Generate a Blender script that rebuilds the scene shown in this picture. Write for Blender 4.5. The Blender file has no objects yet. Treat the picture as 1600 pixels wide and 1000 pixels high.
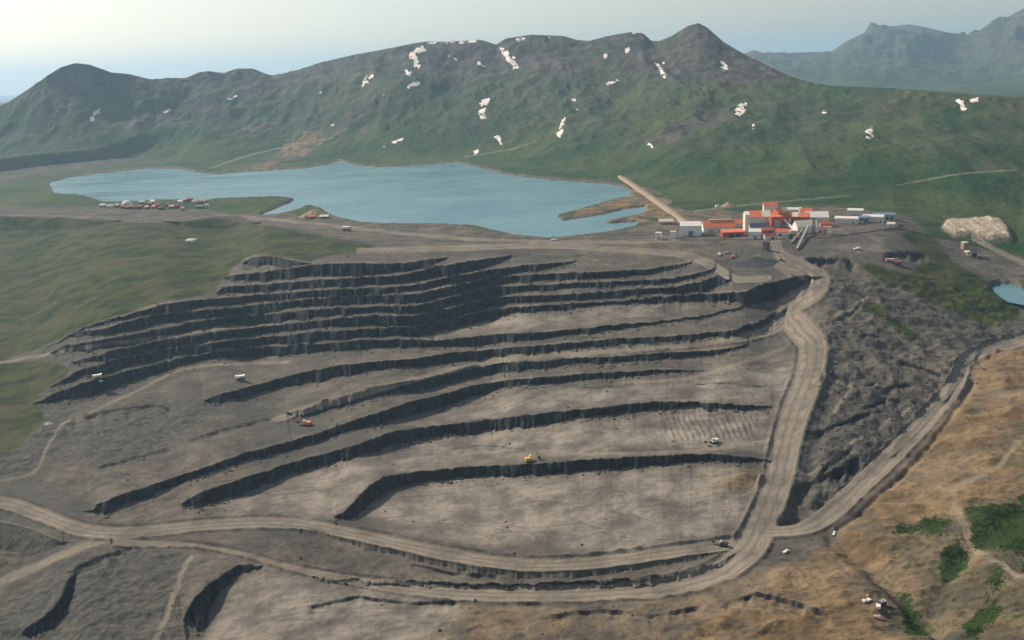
import bpy, bmesh, math, random
import numpy as np
from mathutils import Vector, Matrix

SC = bpy.context.scene
COL = SC.collection
R = math.radians
random.seed(7)

# ------------------------------------------------------------------ camera, sky, sun, exposure
F, ROLL, HC = 1500.0, R(2.2), 300.0            # focal length in photo pixels, roll, height over the lake
PITCH = math.atan(392 / F)
cp, sp, cr, sr = math.cos(PITCH), math.sin(PITCH), math.cos(ROLL), math.sin(ROLL)
FWD = np.array([0, cp, -sp]); U0 = np.array([0, sp, cp]); R0 = np.array([1., 0, 0])
RIGHT = cr * R0 - sr * U0
UP = sr * R0 + cr * U0

cam = bpy.data.objects.new('camera', bpy.data.cameras.new('camera'))
COL.objects.link(cam)
cam.data.sensor_width = 36; cam.data.lens = 36 * F / 1600
cam.data.clip_start = 5; cam.data.clip_end = 120000
m = Matrix((RIGHT.tolist(), UP.tolist(), (-FWD).tolist())).transposed().to_4x4()
m.translation = Vector((0, 0, HC))
cam.matrix_world = m
SC.camera = cam

SUN_AZ, SUN_EL = -54.0, 36.0                   # degrees from the view direction (+Y), negative is left
world = bpy.data.worlds.new('World'); SC.world = world; world.use_nodes = True
nt = world.node_tree; nt.nodes.clear()
sky = nt.nodes.new('ShaderNodeTexSky'); sky.sky_type = 'NISHITA'; sky.sun_disc = False
sky.sun_elevation = R(SUN_EL); sky.sun_rotation = R(SUN_AZ)
sky.air_density = 1.0; sky.dust_density = 1.6; sky.ozone_density = 1.0; sky.altitude = 300
bg = nt.nodes.new('ShaderNodeBackground'); bg.inputs[1].default_value = 0.115
wo = nt.nodes.new('ShaderNodeOutputWorld')
hs = nt.nodes.new('ShaderNodeHueSaturation'); hs.inputs['Saturation'].default_value = 0.75
tint = nt.nodes.new('ShaderNodeMix'); tint.data_type = 'RGBA'; tint.blend_type = 'MULTIPLY'; tint.inputs[0].default_value = 1
tint.inputs[7].default_value = (1.08, 1.0, 0.90, 1)       # thin summer haze takes the blue out of the whole sky
nt.links.new(sky.outputs[0], hs.inputs['Color']); nt.links.new(hs.outputs[0], tint.inputs[6]); nt.links.new(tint.outputs[2], bg.inputs[0]); nt.links.new(bg.outputs[0], wo.inputs[0])

sl = bpy.data.lights.new('sun', 'SUN'); sl.energy = 5.0; sl.angle = R(0.55); sl.color = (1.0, 0.88, 0.72)
so = bpy.data.objects.new('sun', sl); COL.objects.link(so)
sd = Vector((math.sin(R(SUN_AZ)) * math.cos(R(SUN_EL)), math.cos(R(SUN_AZ)) * math.cos(R(SUN_EL)), math.sin(R(SUN_EL))))
so.rotation_euler = sd.to_track_quat('Z', 'Y').to_euler()
so.location = (0, 0, 900)

SC.view_settings.view_transform = 'Standard'; SC.view_settings.look = 'None'
SC.view_settings.exposure = 0.15; SC.view_settings.gamma = 1.0
SC.view_settings.use_curve_mapping = False
HAZE = 0.000045

# ------------------------------------------------------------------ numeric helpers
def ray(px, py):
    px = np.asarray(px, float); py = np.asarray(py, float)
    d = FWD + ((px - 800) / F)[..., None] * RIGHT + ((500 - py) / F)[..., None] * UP
    return d
def at_pix(px, py):                            # pixel -> (a = x/y, t = drop per metre forward)
    d = ray(px, py)
    return d[..., 0] / d[..., 1], -d[..., 2] / d[..., 1]
def project(x, y, z):
    dz = z - HC
    w = y * FWD[1] + dz * FWD[2]
    u = (x * RIGHT[0] + y * RIGHT[1] + dz * RIGHT[2]) / w
    v = (x * UP[0] + y * UP[1] + dz * UP[2]) / w
    return 800 + F * u, 500 - F * v
def on_plane(px, py, z):
    a, t = at_pix(px, py)
    y = (HC - z) / t
    return a * y, y

def hash2(ix, iy, seed):
    h = (ix.astype(np.int64) * 374761393 + iy.astype(np.int64) * 668265263 + seed * 974711) & 0xffffffff
    h = ((h ^ (h >> 13)) * 1274126177) & 0xffffffff
    return ((h ^ (h >> 16)) & 0xffff) / 32767.5 - 1.0
def noise(x, y, seed=0):
    x, y = np.broadcast_arrays(np.asarray(x, float), np.asarray(y, float))
    ix = np.floor(x); iy = np.floor(y); fx = x - ix; fy = y - iy
    fx = fx * fx * (3 - 2 * fx); fy = fy * fy * (3 - 2 * fy)
    ix = ix.astype(np.int64); iy = iy.astype(np.int64)
    a = hash2(ix, iy, seed); b = hash2(ix + 1, iy, seed); c = hash2(ix, iy + 1, seed); d = hash2(ix + 1, iy + 1, seed)
    return (a * (1 - fx) + b * fx) * (1 - fy) + (c * (1 - fx) + d * fx) * fy
def fbm(x, y, oct=4, seed=0, gain=0.5, ridge=False):
    s = 0; amp = 1; tot = 0
    for o in range(oct):
        n = noise(x, y, seed + o)
        if ridge: n = 1 - 2 * np.abs(n)
        s = s + amp * n; tot += amp
        x, y = 1.93 * (x * 0.8 - y * 0.6) + 3.1, 1.93 * (x * 0.6 + y * 0.8) - 7.7
        amp *= gain
    return s / tot
def sstep(e0, e1, x):
    u = np.clip((x - e0) / (e1 - e0), 0, 1); return u * u * (3 - 2 * u)
def gauss1(v, s):
    if s <= 0: return v
    k = int(3 * s) + 1; w = np.exp(-0.5 * (np.arange(-k, k + 1) / s) ** 2); w /= w.sum()
    return np.convolve(np.pad(v, k, mode='edge'), w, mode='valid')

# ------------------------------------------------------------------ columns
PX0, PX1 = -150, 1750
aL, _ = at_pix(PX0, 620); aR, _ = at_pix(PX1, 620)
NC = 980
A_in = np.linspace(aL, aR, NC)
ext = np.geomspace(0.01, 2.6, 34)
A = np.concatenate([(aL - ext)[::-1], A_in, aR + ext])
nA = len(A); I0 = 34
def line(pts, smooth=1.2):                     # pixel polyline -> t for every column
    p = np.array(pts, float); a, t = at_pix(p[:, 0], p[:, 1])
    o = np.argsort(a); v = np.interp(A, a[o], t[o])
    return gauss1(v, smooth)
def along(pts, col, smooth=3):                 # pixel x -> value for every column
    p = np.array(pts, float)
    a, _ = at_pix(p[:, 0], p[:, 1]); o = np.argsort(a)
    return gauss1(np.interp(A, a[o], p[o, col]), smooth)

# top of the mine plateau (px, py, height)
T = [(-400,338,6),(-200,338,6),(0,333,6),(200,336,6),(290,337,6),(340,333,6),(400,338,5),(480,350,4),(560,358,4),(700,368,4),
     (860,374,4),(1000,376,5),(1200,374,7),(1300,370,7),(1400,356,6),(1480,374,-18),(1600,402,-38),(2000,430,-44)]
tT, zT = line(T, 4), along(T, 2, 8)
# the low road along the pit (px, py, height)
M = [(-400,770,-118),(-200,772,-118),(0,783,-118),(60,800,-118),(130,828,-118),(200,832,-118),(300,822,-118),(400,816,-118),(480,820,-118),
     (560,836,-119),(700,866,-120),(800,881,-121),(900,881,-121),(1000,869,-120),(1140,850,-118),(1200,830,-117),(1270,820,-114),(1330,772,-108),
     (1440,672,-96),(1495,606,-86),(1530,552,-80),(1600,528,-76),(1800,480,-70),(2000,470,-68)]
tM, zM = line(M, 2), along(M, 2, 6)
B = [(-400,1110,-138),(0,1110,-138),(300,1110,-134),(800,1110,-126),(1150,1110,-120),(1300,1110,-116),(1420,1110,-112),(1600,1110,-84),(2000,1110,-60)]
tB, zB = line(B, 4), along(B, 2, 12)
yT = (HC - zT) / tT; yM = (HC - zM) / tM; yB = (HC - zB) / tB

# bench faces: (px, crest py, toe py)
FACES = [
 (0.55,[(-200,338,363),(0,338,361),(60,338,360),(110,340,358),(160,343,350),(190,345,345)]),
 (0.55,[(225,342,342),(255,345,346),(275,346,350),(290,345,356),(320,340,358),(350,337,357),(375,338,354),(395,345,351),(410,348,348)]),
 (2,[(380,410,411),(390,403,416),(405,400,416),(430,401,417),(455,406,415),(478,411,413),(490,412,412)]),
 (2,[(350,432,433),(362,430,440),(400,426,440),(450,419.5,436),(484,414,432),(525,411,431),(570,411,430),(605,412,426),(640,410,423),(670,405,416),(690,403,408),(700,402,402)]),
 (2,[(338,457,457),(352,447,459),(400,445,457),(484,438,450),(569,433,447),(625,430.6,443),(681,416.5,435),(737,407,422),(785,401,409),(800,399,399)]),
 (2,[(65,546,547),(112,523,525),(132,511,514),(169,499,505),(230,484,491),(259,474,490),(337,466,477),(400,461,473),(484,454.5,466),(569,450,461),(639,447,456),(681,437.6,449),(709,431,443),(766,421,433),(822,414,424),(850,412,421),(880,410,415),(905,408,408)]),
 (2,[(110,520,521),(118,519,526),(169,512,523),(197,502,519),(253,491,505),(337,483,496),(400,477,490),(484,467,480),(555,463,475),(647,460,473),(709,446,461),(766,433.5,447),(800,431,440),(850,428,438),(956,424,435),(1019,420,427),(1060,413,419),(1085,409,409)]),
 (2,[(78,552,552),(98,542,552),(141,533,549),(197,525,540),(281,508,521),(360,494.5,507),(400,492.5,507),(484,484.6,498),(569,480,490),(653,477,490),(709,463,477),(766,447.5,465),(800,447,457),(894,442.5,451),(987,439,446),(1050,434.7,442),(1090,427,434),(1110,421,428),(1118,418,418)]),
 (2,[(110,566,566),(121,564,568),(169,551,563),(253,532,546),(351,518,529),(400,511,525),(484,502,514),(569,494,510),(653,492.5,509),(709,480,496),(766,466,481),(800,463,474),(894,459.7,470),(987,452,462),(1050,448,456),(1097,440,456),(1120,430,449),(1132,432,444),(1140,438,438)]),
 (2,[(76,606,606),(90,598,604),(127,577,589),(183,563,577),(253,548,560),(309,539,551),(400,529,541),(484,519,535),(569,515,528),(653,509.5,524),(709,498,513),(766,484,500),(800,480,489),(894,474,483),(941,472,477),(1003,467.5,474),(1050,460,470),(1112,459,470),(1170,455,472),(1181,447,475),(1220,438,467),(1252,431,453),(1262,430,438),(1267,432,432)]),
 (2,[(50,631,631),(60,628,631),(93,612,627),(141,595,619),(194,581,599),(281,560,571),(337,550,560),(400,544,559),(484,537.5,552),(569,532,545),(647,530,542),(681,532,542),(737,526,541),(794,520.6,535),(862,517.5,527),(931,511,520),(975,506.5,515),(1020,503,507),(1080,496,499),(1125,487,492),(1150,481,485),(1168,478,478)]),
 (2,[(318,626,626),(326,623,626),(334,619,629),(342,616,631),(400,602,615),(456,585,603),(526,571,590),(597,564,576),(653,560,575),(695,551.5,567),(737,548.7,563),(794,543,555),(862,538,549),(900,535,545),(956,530,539),(1050,525,533),(1144,516,524),(1184,503,514),(1213,488,497),(1230,482,482)]),
 (2,[(450,645,646),(458,643,656),(512,624.6,641),(597,602,617),(667,590,609),(737,571,589),(794,567,582),(850,563,574),(894,560,569),(987,555,564),(1050,550,560),(1112,547,555),(1144,543,549),(1172,538,538)]),
 (2,[(146,798,799),(152,788,806),(192,772,789),(248,754,769),(320,730,741),(384,708,719),(450,691,704),(500,675,689),(555,655.6,671),(625,633,653),(681,619,641),(737,602,621),(794,594,605),(862,588,600),(894,585,595),(987,580,588),(1031,577,583),(1080,578,581),(1105,579,579)]),
 (2,[(286,788,789),(294,780,787),(301,776,802),(320,766,784),(384,746,770),(450,724,741),(512,707,725),(560,694,713),(608,676,699),(656,669,686),(760,656,674),(850,645,664),(880,642,656),(960,634,648),(1032,626,638),(1080,628,637),(1160,632,641),(1190,634,639),(1208,636,636)]),
 (2,[(524,807,807),(532,802,810),(539,798,812),(560,776,803),(580,757,783),(600,745,768),(636,738,755),(680,734,751),(760,728,745),(850,723,741),(900,720,739),(992,713,730),(1080,710,723),(1128,709,721),(1160,713,722),(1190,717,722),(1208,719,719)]),
]
FACES_LOW = [
 (0.7,[(-200,815,862),(0,815,862),(40,823,872),(70,834,862),(100,848,848)]),
 (0.9,[(470,825,826),(500,829,835),(560,846,857),(700,876,889),(800,891,903),(900,891,904),(1000,879,890),(1100,865,873),(1145,859,859)]),
 (0.9,[(105,894,895),(115,890,896),(150,872,882),(190,858,865),(212,853,853)]),
 (1.2,[(105,899,899),(150,885,885),(212,862,862),(290,862,862),(400,870,870),(470,897,897),(480,903,903),(560,904,909),(700,912,917),(850,914,921),(1000,907,914),(1080,894,901),(1130,874,882),(1150,864,864)]),
 (1.5,[(35,992,992),(45,983,1000),(70,965,988),(95,938,965),(108,905,935),(116,901,901),(150,890,890),(212,868,868),(290,867,867),(400,874,874),(470,902,902),(560,913,913),(700,922,922),(850,926,926),(1000,919,919),(1150,872,872)]),
 (1.6,[(200,992,992),(285,975,975),(294,954,956),(300,943,990),(310,930,990),(328,914,940),(348,900,920),(372,882,895),(392,881,889),(412,885,885),(470,907,907),(560,918,918),(700,927,927),(850,931,931),(1000,924,924),(1150,877,877)]),
]
TANW = 0.55
def tline_face(k, pts):
    p = np.array(pts, float)
    a, tc = at_pix(p[:, 0], p[:, 1]); _, tt = at_pix(p[:, 0], p[:, 2])
    lo, hi = a[0], a[-1]
    c = gauss1(np.interp(A, a, tc), 1.0)
    h = gauss1(np.where((A >= lo) & (A <= hi), np.interp(A, a, tt - tc), 0), 0.8)
    h = np.where((A >= lo - .004) & (A <= hi + .004), h, 0)
    return c, np.maximum(h, 0)

def solve(t0, y0, z0, t1, z1, faces, seed):
    """columns from (t0,y0,z0) down to t1 at height z1, faces of fixed steepness, flats of one slope per column"""
    raw = []
    for i, (k, pts) in enumerate(faces):
        c, h = tline_face(k, pts); raw.append([c, h, k, h > 5e-4])
    nxt = t1 - 8e-5; ub = [None] * len(raw)          # the next cut below, for the lines that run out
    for i in range(len(raw) - 1, -1, -1):
        ub[i] = nxt; nxt = np.where(raw[i][3], np.minimum(raw[i][0], nxt), nxt)
    prev = t0 + 1e-5; nodes = []
    for i, (c, h, k, act) in enumerate(raw):
        c = np.where(act, np.clip(c, prev + 2e-5, t1 - 4e-5), np.clip(c, prev, np.maximum(ub[i], prev)))
        e = np.where(act, np.clip(c + np.maximum(h, 2e-5), None, t1 - 2e-5), c)
        nodes.append((c, e, k, act)); prev = np.maximum(prev, e)
    def run(mm):
        y, z, out = y0, z0, []
        for c, e, k, act in nodes:
            yc = (HC - z + mm * y) / (c + mm); zc = HC - yc * c
            ye = (HC - zc + k * yc) / (e + k); ze = HC - ye * e
            out += [(c, yc, zc), (e, np.where(act, ye, yc), np.where(act, ze, zc))]
            y, z = out[-1][1], out[-1][2]
        yf = (HC - z + mm * y) / (t1 + mm)
        return out, yf, HC - yf * t1
    lo = np.full(nA, -0.12); hi = np.full(nA, 1.2)
    for _ in range(40):
        mid = (lo + hi) / 2; _, _, zf = run(mid)
        hi = np.where(zf < z1, mid, hi); lo = np.where(zf < z1, lo, mid)
    mm = (lo + hi) / 2
    out, yf, zf = run(mm)
    res = []
    for q in range(0, len(out), 2):
        w = nodes[q // 2][3]; (ta, ya, za), (tb_, yb_, zb_) = out[q], out[q + 1]
        za, zb_ = gauss1(za, 9), gauss1(zb_, 9); zm = (za + zb_) / 2
        za, zb_ = np.where(w, za, zm), np.where(w, zb_, zm)
        res += [(ta, (HC - za) / ta, za), (tb_, (HC - zb_) / tb_, zb_)]
    out = res
    return nodes, out, mm, yf, zf

nodesA, outA, mA, yMf, zMf = solve(tT, yT, zT, tM, zM, FACES, 0)
nodesB, outB, mB, yBf, zBf = solve(tM, yMf, zMf, tB, zB, FACES_LOW, 50)

# ------------------------------------------------------------------ far profile
S1 = [(-400,190),(-80,178),(0,168),(20,156),(50,138),(75,121),(95,109),(118,103),(140,106),(175,119),(240,124),(290,122),(310,113),(325,111),(350,114),
      (370,107),(395,107),(425,119),(470,108),(500,98),(550,86),(600,77),(650,67),(665,65),(700,65),(750,62),(762,65),(775,70),(790,60),(830,54),(880,56),
      (900,62),(920,64),(950,56),(985,50),(1005,52),(1018,64),(1030,64),(1050,56),(1075,40),(1092,36),(1105,43),(1130,65),(1160,83),(1200,103),
      (1250,126),(1300,134),(1400,138),(1450,142),(1500,146),(1600,152),(2000,150)]
S1Y = [(-400,168,4300),(0,168,4300),(200,120,4500),(400,110,5000),(700,65,4700),(900,62,4500),(1090,36,4300),(1250,126,3500),(1400,138,3000),(1600,152,2700),(2000,150,2600)]
S2 = [(-400,170),(0,160),(600,118),(1000,100),(1150,92),(1180,84),(1250,82),(1300,80),(1320,66),(1350,51),(1380,42),(1400,40),(1420,38),(1445,42),(1470,48),
      (1500,55),(1510,57),(1540,45),(1570,31),(1600,16),(1660,0),(1720,-8),(1800,10),(2000,40)]
BASE = [(-400,262),(0,258),(200,246),(330,250),(430,244),(530,247),(620,250),(720,249),(800,258),(900,272),(980,279),(1060,306),(1160,318),(1300,320),(1420,322),(1500,345),(1600,362),(2000,372)]
t1, tb, t2 = line(S1, 0.6), line(BASE, 6), line(S2, 0.8)
y1 = along(S1Y, 2, 25); z1 = HC - y1 * t1
y2 = np.full(nA, 14000.); z2 = HC - y2 * t2
pxA = 800 + F * A * 0.99
zb = np.interp(pxA, [0, 1100, 1400, 1600], [4, 4, 0, -36])
yb = (HC - zb) / tb
yb = np.maximum(yb, yT + 60)

rowsY = []; rowsS = []                          # far rows: y per column and section parameter
def sec(ya, yb_, n, kind, log=True, last=False):
    for i in range(n + (1 if last else 0)):
        u = i / n
        y = np.exp(np.log(ya) * (1 - u) + np.log(yb_) * u) if log else ya * (1 - u) + yb_ * u
        rowsY.append(y); rowsS.append((kind, u))
ye = np.full(nA, 45000.)
y2f = np.full(nA, 8600.)
y1b = np.minimum(y1 + 1300, 6500)
sec(ye, y2 + 2500, 8, 0); sec(y2 + 2500, y2, 12, 1); sec(y2, y2f, 80, 2); sec(y2f, y1b, 14, 3); sec(y1b, y1, 16, 4)
sec(y1, yb, 200, 5); sec(yb, yT, 96, 6)
NFAR = len(rowsY)
Yf = np.array(rowsY); kind = np.array([k for k, u in rowsS]); uu = np.array([u for k, u in rowsS])
Xf = Yf * A[None, :]
Zf = np.zeros_like(Yf)
z2b = np.full(nA, -4.); z2f = np.full(nA, 15.); z1b = np.maximum(z1 * 0.35, 0)
prof = {0: (np.full(nA, -4.), z2b), 1: (z2b, z2), 2: (z2, z2f), 3: (z2f, z1b), 4: (z1b, z1), 5: (z1, zb), 6: (zb, zT)}
za_s = gauss1(z1, 45)
for i in range(NFAR):
    za, zc = prof[kind[i]]; u = uu[i]
    if kind[i] == 5:
        v = 1 - u; w = 0.30 * v + 0.70 * v ** 2.3; Zf[i] = zc + (za_s - zc) * w + (za - za_s) * math.exp(-u * 7) * v
    elif kind[i] == 2:
        v = 1 - u; w = 0.55 * v + 0.45 * v ** 2.2; Zf[i] = zc + (za - zc) * w
    else: Zf[i] = za + (zc - za) * u
# relief of the far ground
rid = fbm(Xf / 900 + 3, Yf / 1150 + 1, 5, 21, 0.5, True)
rid2 = fbm(Xf / 230 + 9 + .4 * rid, Yf / 560, 4, 31, 0.5, True)
s5 = np.where((kind == 5)[:, None], uu[:, None], 0)
amp = np.where((kind == 5)[:, None], (np.clip(4.2 * uu * (1 - uu), 0, 1) * (.3 + .8 * (1 - uu)))[:, None], 0) * np.clip(za_s / 260, 0.25, 1.5)[None, :]
Zf += amp * (62 * (rid - 0.15) + 30 * rid2 + 13 * fbm(Xf / 90, Yf / 190, 4, 35, 0.6, True))
crag = np.where((kind == 5)[:, None], np.exp(-uu * 9)[:, None] * (1 - np.exp(-uu * 70))[:, None], 0)
Zf += crag * 16 * fbm(Xf / 60, Yf / 90, 3, 41, 0.6, True)
amp2 = np.where((kind == 2)[:, None], np.clip(4 * uu * (1 - uu), 0, 1)[:, None], 0)
Zf += amp2 * (z2 / 420)[None, :] * (70 * fbm(Xf / 380, Yf / 420, 4, 57, .55, True) + 230 * fbm(Xf / 1500, Yf / 1500, 5, 51, 0.5, True))
pl = np.where((kind == 6)[:, None], np.clip(4 * uu * (1 - uu), 0, 1)[:, None], 0)
Zf += pl * 3 * fbm(Xf / 120, Yf / 120, 3, 61)

# banks on the far ground (px, py of the brow, height in metres)
def bank(Zf, pts, h, width, run):
    p = np.array(pts, float); a, t = at_pix(p[:, 0], p[:, 1])
    tl = np.interp(A, a, t); yl = (HC - 10) / tl
    e = np.clip(np.minimum(A - a[0], a[-1] - A) / 0.02, 0, 1); e = np.where((A > a[0]) & (A < a[-1]), e, 0)
    d = Yf - yl[None, :]
    return Zf + e * h * sstep(-width, 0, d) * (1 - sstep(0, run, d))
Zf = bank(Zf, [(-100,276),(0,264),(60,256),(120,250),(180,244),(235,240),(250,240)], 45, 60, 700)
Zf = bank(Zf, [(350,212),(375,204),(430,196),(445,194)], 20, 40, 500)
Zf = bank(Zf, [(505,196),(520,190),(560,168),(600,148),(625,143)], 34, 60, 700)
Zf = bank(Zf, [(185,195),(200,178),(240,170),(280,172)], 40, 90, 900)
Zf = bank(Zf, [(0,213),(30,210),(60,210)], 12, 60, 400)

# ------------------------------------------------------------------ image-traced zones, laid on the ground
RX, RY, RS = -200, 0, 1.0
RW, RH = 2000, 1120
def poly_mask(pts):
    msk = np.zeros((RH, RW), np.float32)
    p = np.array(pts, float) - [RX, RY]
    x0, x1 = int(max(0, p[:, 0].min() - 1)), int(min(RW, p[:, 0].max() + 2))
    y0, y1_ = int(max(0, p[:, 1].min() - 1)), int(min(RH, p[:, 1].max() + 2))
    if x1 <= x0 or y1_ <= y0: return msk
    gx, gy = np.meshgrid(np.arange(x0, x1) + .5, np.arange(y0, y1_) + .5)
    ins = np.zeros(gx.shape, bool)
    for i in range(len(p)):
        xa, ya = p[i]; xb, yb2 = p[(i + 1) % len(p)]
        if ya == yb2: continue
        c = (ya > gy) != (yb2 > gy)
        ins ^= c & (gx < (xb - xa) * (gy - ya) / (yb2 - ya) + xa)
    msk[y0:y1_, x0:x1] = ins
    return msk
def blur(mk, s):
    if s <= 0: return mk
    k = int(2.5 * s) + 1; w = np.exp(-0.5 * (np.arange(-k, k + 1) / s) ** 2); w /= w.sum()
    for ax in (0, 1):
        p = np.pad(mk, [(k, k) if ax == i else (0, 0) for i in (0, 1)], mode='edge'); o = 0
        for j, ww in enumerate(w): o = o + ww * (p[j:j + RH, :] if ax == 0 else p[:, j:j + RW])
        mk = o
    return mk.astype(np.float32)
def zone(polys, s=3):
    mk = np.zeros((RH, RW), np.float32)
    for p in polys: mk = np.maximum(mk, poly_mask(p))
    return blur(mk, s)
def road_sd(pts):                               # distance from the centre line divided by half width
    q = np.array(pts, float); xs, ys, ws = [], [], []
    n = len(q)
    for i in range(n - 1):                      # Catmull-Rom
        p0, p1, p2, p3 = q[max(i - 1, 0)], q[i], q[i + 1], q[min(i + 2, n - 1)]
        for u in np.linspace(0, 1, 8, endpoint=False):
            c = 0.5 * (2 * p1 + (p2 - p0) * u + (2 * p0 - 5 * p1 + 4 * p2 - p3) * u * u + (3 * p1 - p0 - 3 * p2 + p3) * u ** 3)
            xs.append(c[0]); ys.append(c[1]); ws.append(c[2])
    xs.append(q[-1, 0]); ys.append(q[-1, 1]); ws.append(q[-1, 2])
    D = np.full((RH, RW), 9., np.float32)
    for i in range(len(xs) - 1):
        xa, ya, wa, xb, yb2, wb = xs[i] - RX, ys[i] - RY, ws[i], xs[i + 1] - RX, ys[i + 1] - RY, ws[i + 1]
        mg = 2.6 * max(wa, wb)
        x0, x1 = int(max(0, min(xa, xb) - mg)), int(min(RW, max(xa, xb) + mg)); y0, y1_ = int(max(0, min(ya, yb2) - mg)), int(min(RH, max(ya, yb2) + mg))
        if x1 <= x0 or y1_ <= y0: continue
        gx, gy = np.meshgrid(np.arange(x0, x1) + .5, np.arange(y0, y1_) + .5)
        dx, dy = xb - xa, yb2 - ya
        s = np.clip(((gx - xa) * dx + (gy - ya) * dy) / (dx * dx + dy * dy + 1e-9), 0, 1)
        d = np.hypot(gx - xa - s * dx, gy - ya - s * dy) / ((wa + (wb - wa) * s) / 2)
        D[y0:y1_, x0:x1] = np.minimum(D[y0:y1_, x0:x1], d)
    return D
def sample(img, px, py):
    x = np.clip(px - RX - .5, 0, RW - 1.001); y = np.clip(py - RY - .5, 0, RH - 1.001)
    ix = x.astype(int); iy = y.astype(int); fx = x - ix; fy = y - iy
    return (img[iy, ix] * (1 - fx) + img[iy, ix + 1] * fx) * (1 - fy) + (img[iy + 1, ix] * (1 - fx) + img[iy + 1, ix + 1] * fx) * fy

LAKE = [(75,284),(110,275),(150,269),(230,262),(280,262),(310,268),(340,271),(400,266),(470,262),(515,255),(530,249),(545,254),(570,259),(600,260),(660,256),(712,252),(760,263),
        (800,272),(850,278),(920,283),(960,286),(978,291),(988,304),(960,309),(935,316),(900,326),(868,334),(880,343),(930,335),(975,324),(1010,319),(1008,330),(960,340),(935,346),(1000,343),(990,352),(940,361),
        (890,367),(850,369),(800,364),(770,357),(740,350),(690,347),(600,347),(560,344),(530,338),(512,331),(500,322),(480,318),(460,326),(440,331),(402,335),(425,325),(445,317),(462,308),(430,305),(340,308),(320,311),(250,310),(190,313),(160,313),(130,303),(85,300)]
POND = [(1545,447),(1560,438),(1585,440),(1600,455),(1620,480),(1596,476),(1575,472),(1560,462)]
ROADS = [
 [(1212,372,16),(1216,392,18),(1230,408,26),(1262,424,34),(1279,440,34),(1266,458,34),(1238,474,36),(1232,492,42),(1250,516,44),(1268,540,46),(1262,590,46),(1243,640,46),(1226,700,46), (1212,760,46),(1190,815,48),(1165,860,50),(1108,900,36),(1000,922,30),(850,929,28),(700,926,24),(560,908,17),(450,886,12),(380,866,10),(300,852,10),(180,848,14)],
 [(-160,770,20),(0,785,22),(60,803,24),(130,828,24),(200,832,20),(300,822,19),(400,816,19),(480,820,19),(560,836,20),(700,866,22),(800,881,22),(900,881,22),(1000,869,22),(1140,850,20)],
 [(1760,490,18),(1600,530,18),(1540,548,20),(1506,568,20),(1496,595,24),(1440,664,30),(1330,770,34),(1275,815,30),(1240,828,22),(1195,830,20)],
 [(1232,492,22),(1205,515,17),(1150,530,11),(1050,541,9),(900,553,9),(800,560,10),(695,580,11),(600,606,12),(500,634,12),(430,655,12)],
 [(380,338,4),(450,345,5),(560,357,5),(700,371,5),(860,378,5),(1000,377,6),(1060,374,6)],
 [(560,392,8),(700,388,9),(850,384,9),(960,390,9),(1060,398,12),(1110,414,14),(1150,436,12),(1200,434,10)],
 [(1185,402,6),(1205,410,8),(1222,422,9),(1232,432,9)],
 [(975,278,5),(1020,308,5),(1068,344,5)],
 [(1600,412,8),(1560,392,8),(1520,372,8)]]
TRACKS = [
 [(725,246,3),(770,238,3),(810,230,3),(838,220,2)],[(1085,330,3),(1150,322,3),(1250,312,3),(1330,306,2)],[(330,262,3),(400,240,3),(470,225,3),(520,215,3)],[(1590,265,4),(1500,272,3),(1400,290,2)],
 [(-160,960,26),(0,910,18),(60,885,18),(120,858,18),(185,838,14)],
 [(1620,925,10),(1578,903,12),(1535,868,13),(1503,820,14),(1490,785,13),(1500,765,11),(1560,735,10),(1585,700,10),(1600,690,10)],
 [(225,1040,14),(245,1000,13),(270,940,12),(288,890,10),(300,870,8)],
 [(0,567,4),(60,556,6),(150,540,9),(250,528,7),(350,514,4),(450,505,3)],
 [(128,652,5),(98,664,6),(72,704,6),(52,740,6),(0,752,5)],
 [(450,566,7),(300,575,5),(200,618,5),(140,645,4)],
 [(1305,640,10),(1330,600,6),(1278,582,5)],
 [(1230,742,9),(1280,730,7),(1340,690,6),(1420,640,6)],
 [(1205,800,8),(1220,765,6),(1235,740,6)],
 [(1290,500,5),(1335,480,6),(1355,462,6)],
 [(1205,690,10),(1150,696,9),(1060,706,6),(900,710,5)],
 [(1195,735,6),(1175,765,5),(1130,785,4),(1060,800,4)],
 [(1225,545,8),(1150,570,8),(1080,590,6),(960,600,6)]]
GRASS = [
 [(-900,338),(0,338),(90,340),(150,346),(220,348),(290,348),(340,342),(400,350),(480,364),(560,378),(602,386),(560,395),(500,403),(480,410),(440,402),(405,398),(382,404),(350,432),(336,458),(260,470),(200,489),(140,507),(100,528),(60,545),(0,563),(-900,600)],
 [(-900,575),(0,569),(60,562),(100,570),(112,582),(80,603),(52,630),(72,650),(40,690),(10,712),(-900,780)],
 [(0,285),(60,290),(90,305),(140,315),(100,323),(0,322),(-900,322),(-900,280)],[(325,309),(462,307),(420,326),(400,334),(330,330)],
 [(1430,358),(1470,380),(1482,402),(1540,440),(1590,482),(1600,500),(1540,512),(1450,470),(1372,440),(1345,416),(1360,410),(1420,430),(1446,410),(1436,386),(1400,366)],
 [(1338,474),(1362,470),(1445,536),(1420,532)]]
TAN = [[(2600,480),(1700,520),(1600,538),(1532,560),(1520,604),(1440,702),(1330,812),(1300,850),(1220,880),(1180,930),(1080,985),(1000,1060),(1000,1120),(2600,1120)],
       [(940,396),(980,386),(1040,388),(1085,401),(1000,403)],[(975,275),(1003,285),(1080,336),(1130,326),(1160,345),(1050,352),(990,347),(1020,318),(985,296)],
       [(-900,905),(0,895),(50,868),(0,840),(-900,830)],[(330,272),(350,262),(420,246),(480,250),(420,268)],[(868,330),(935,312),(1010,300),(1015,340),(900,345)],
       [(1100,765),(1190,725),(1195,745),(1180,770)],[(520,222),(560,200),(600,190),(580,215)],[(420,232),(470,205),(520,205),(510,225),(470,245)]]
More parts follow.
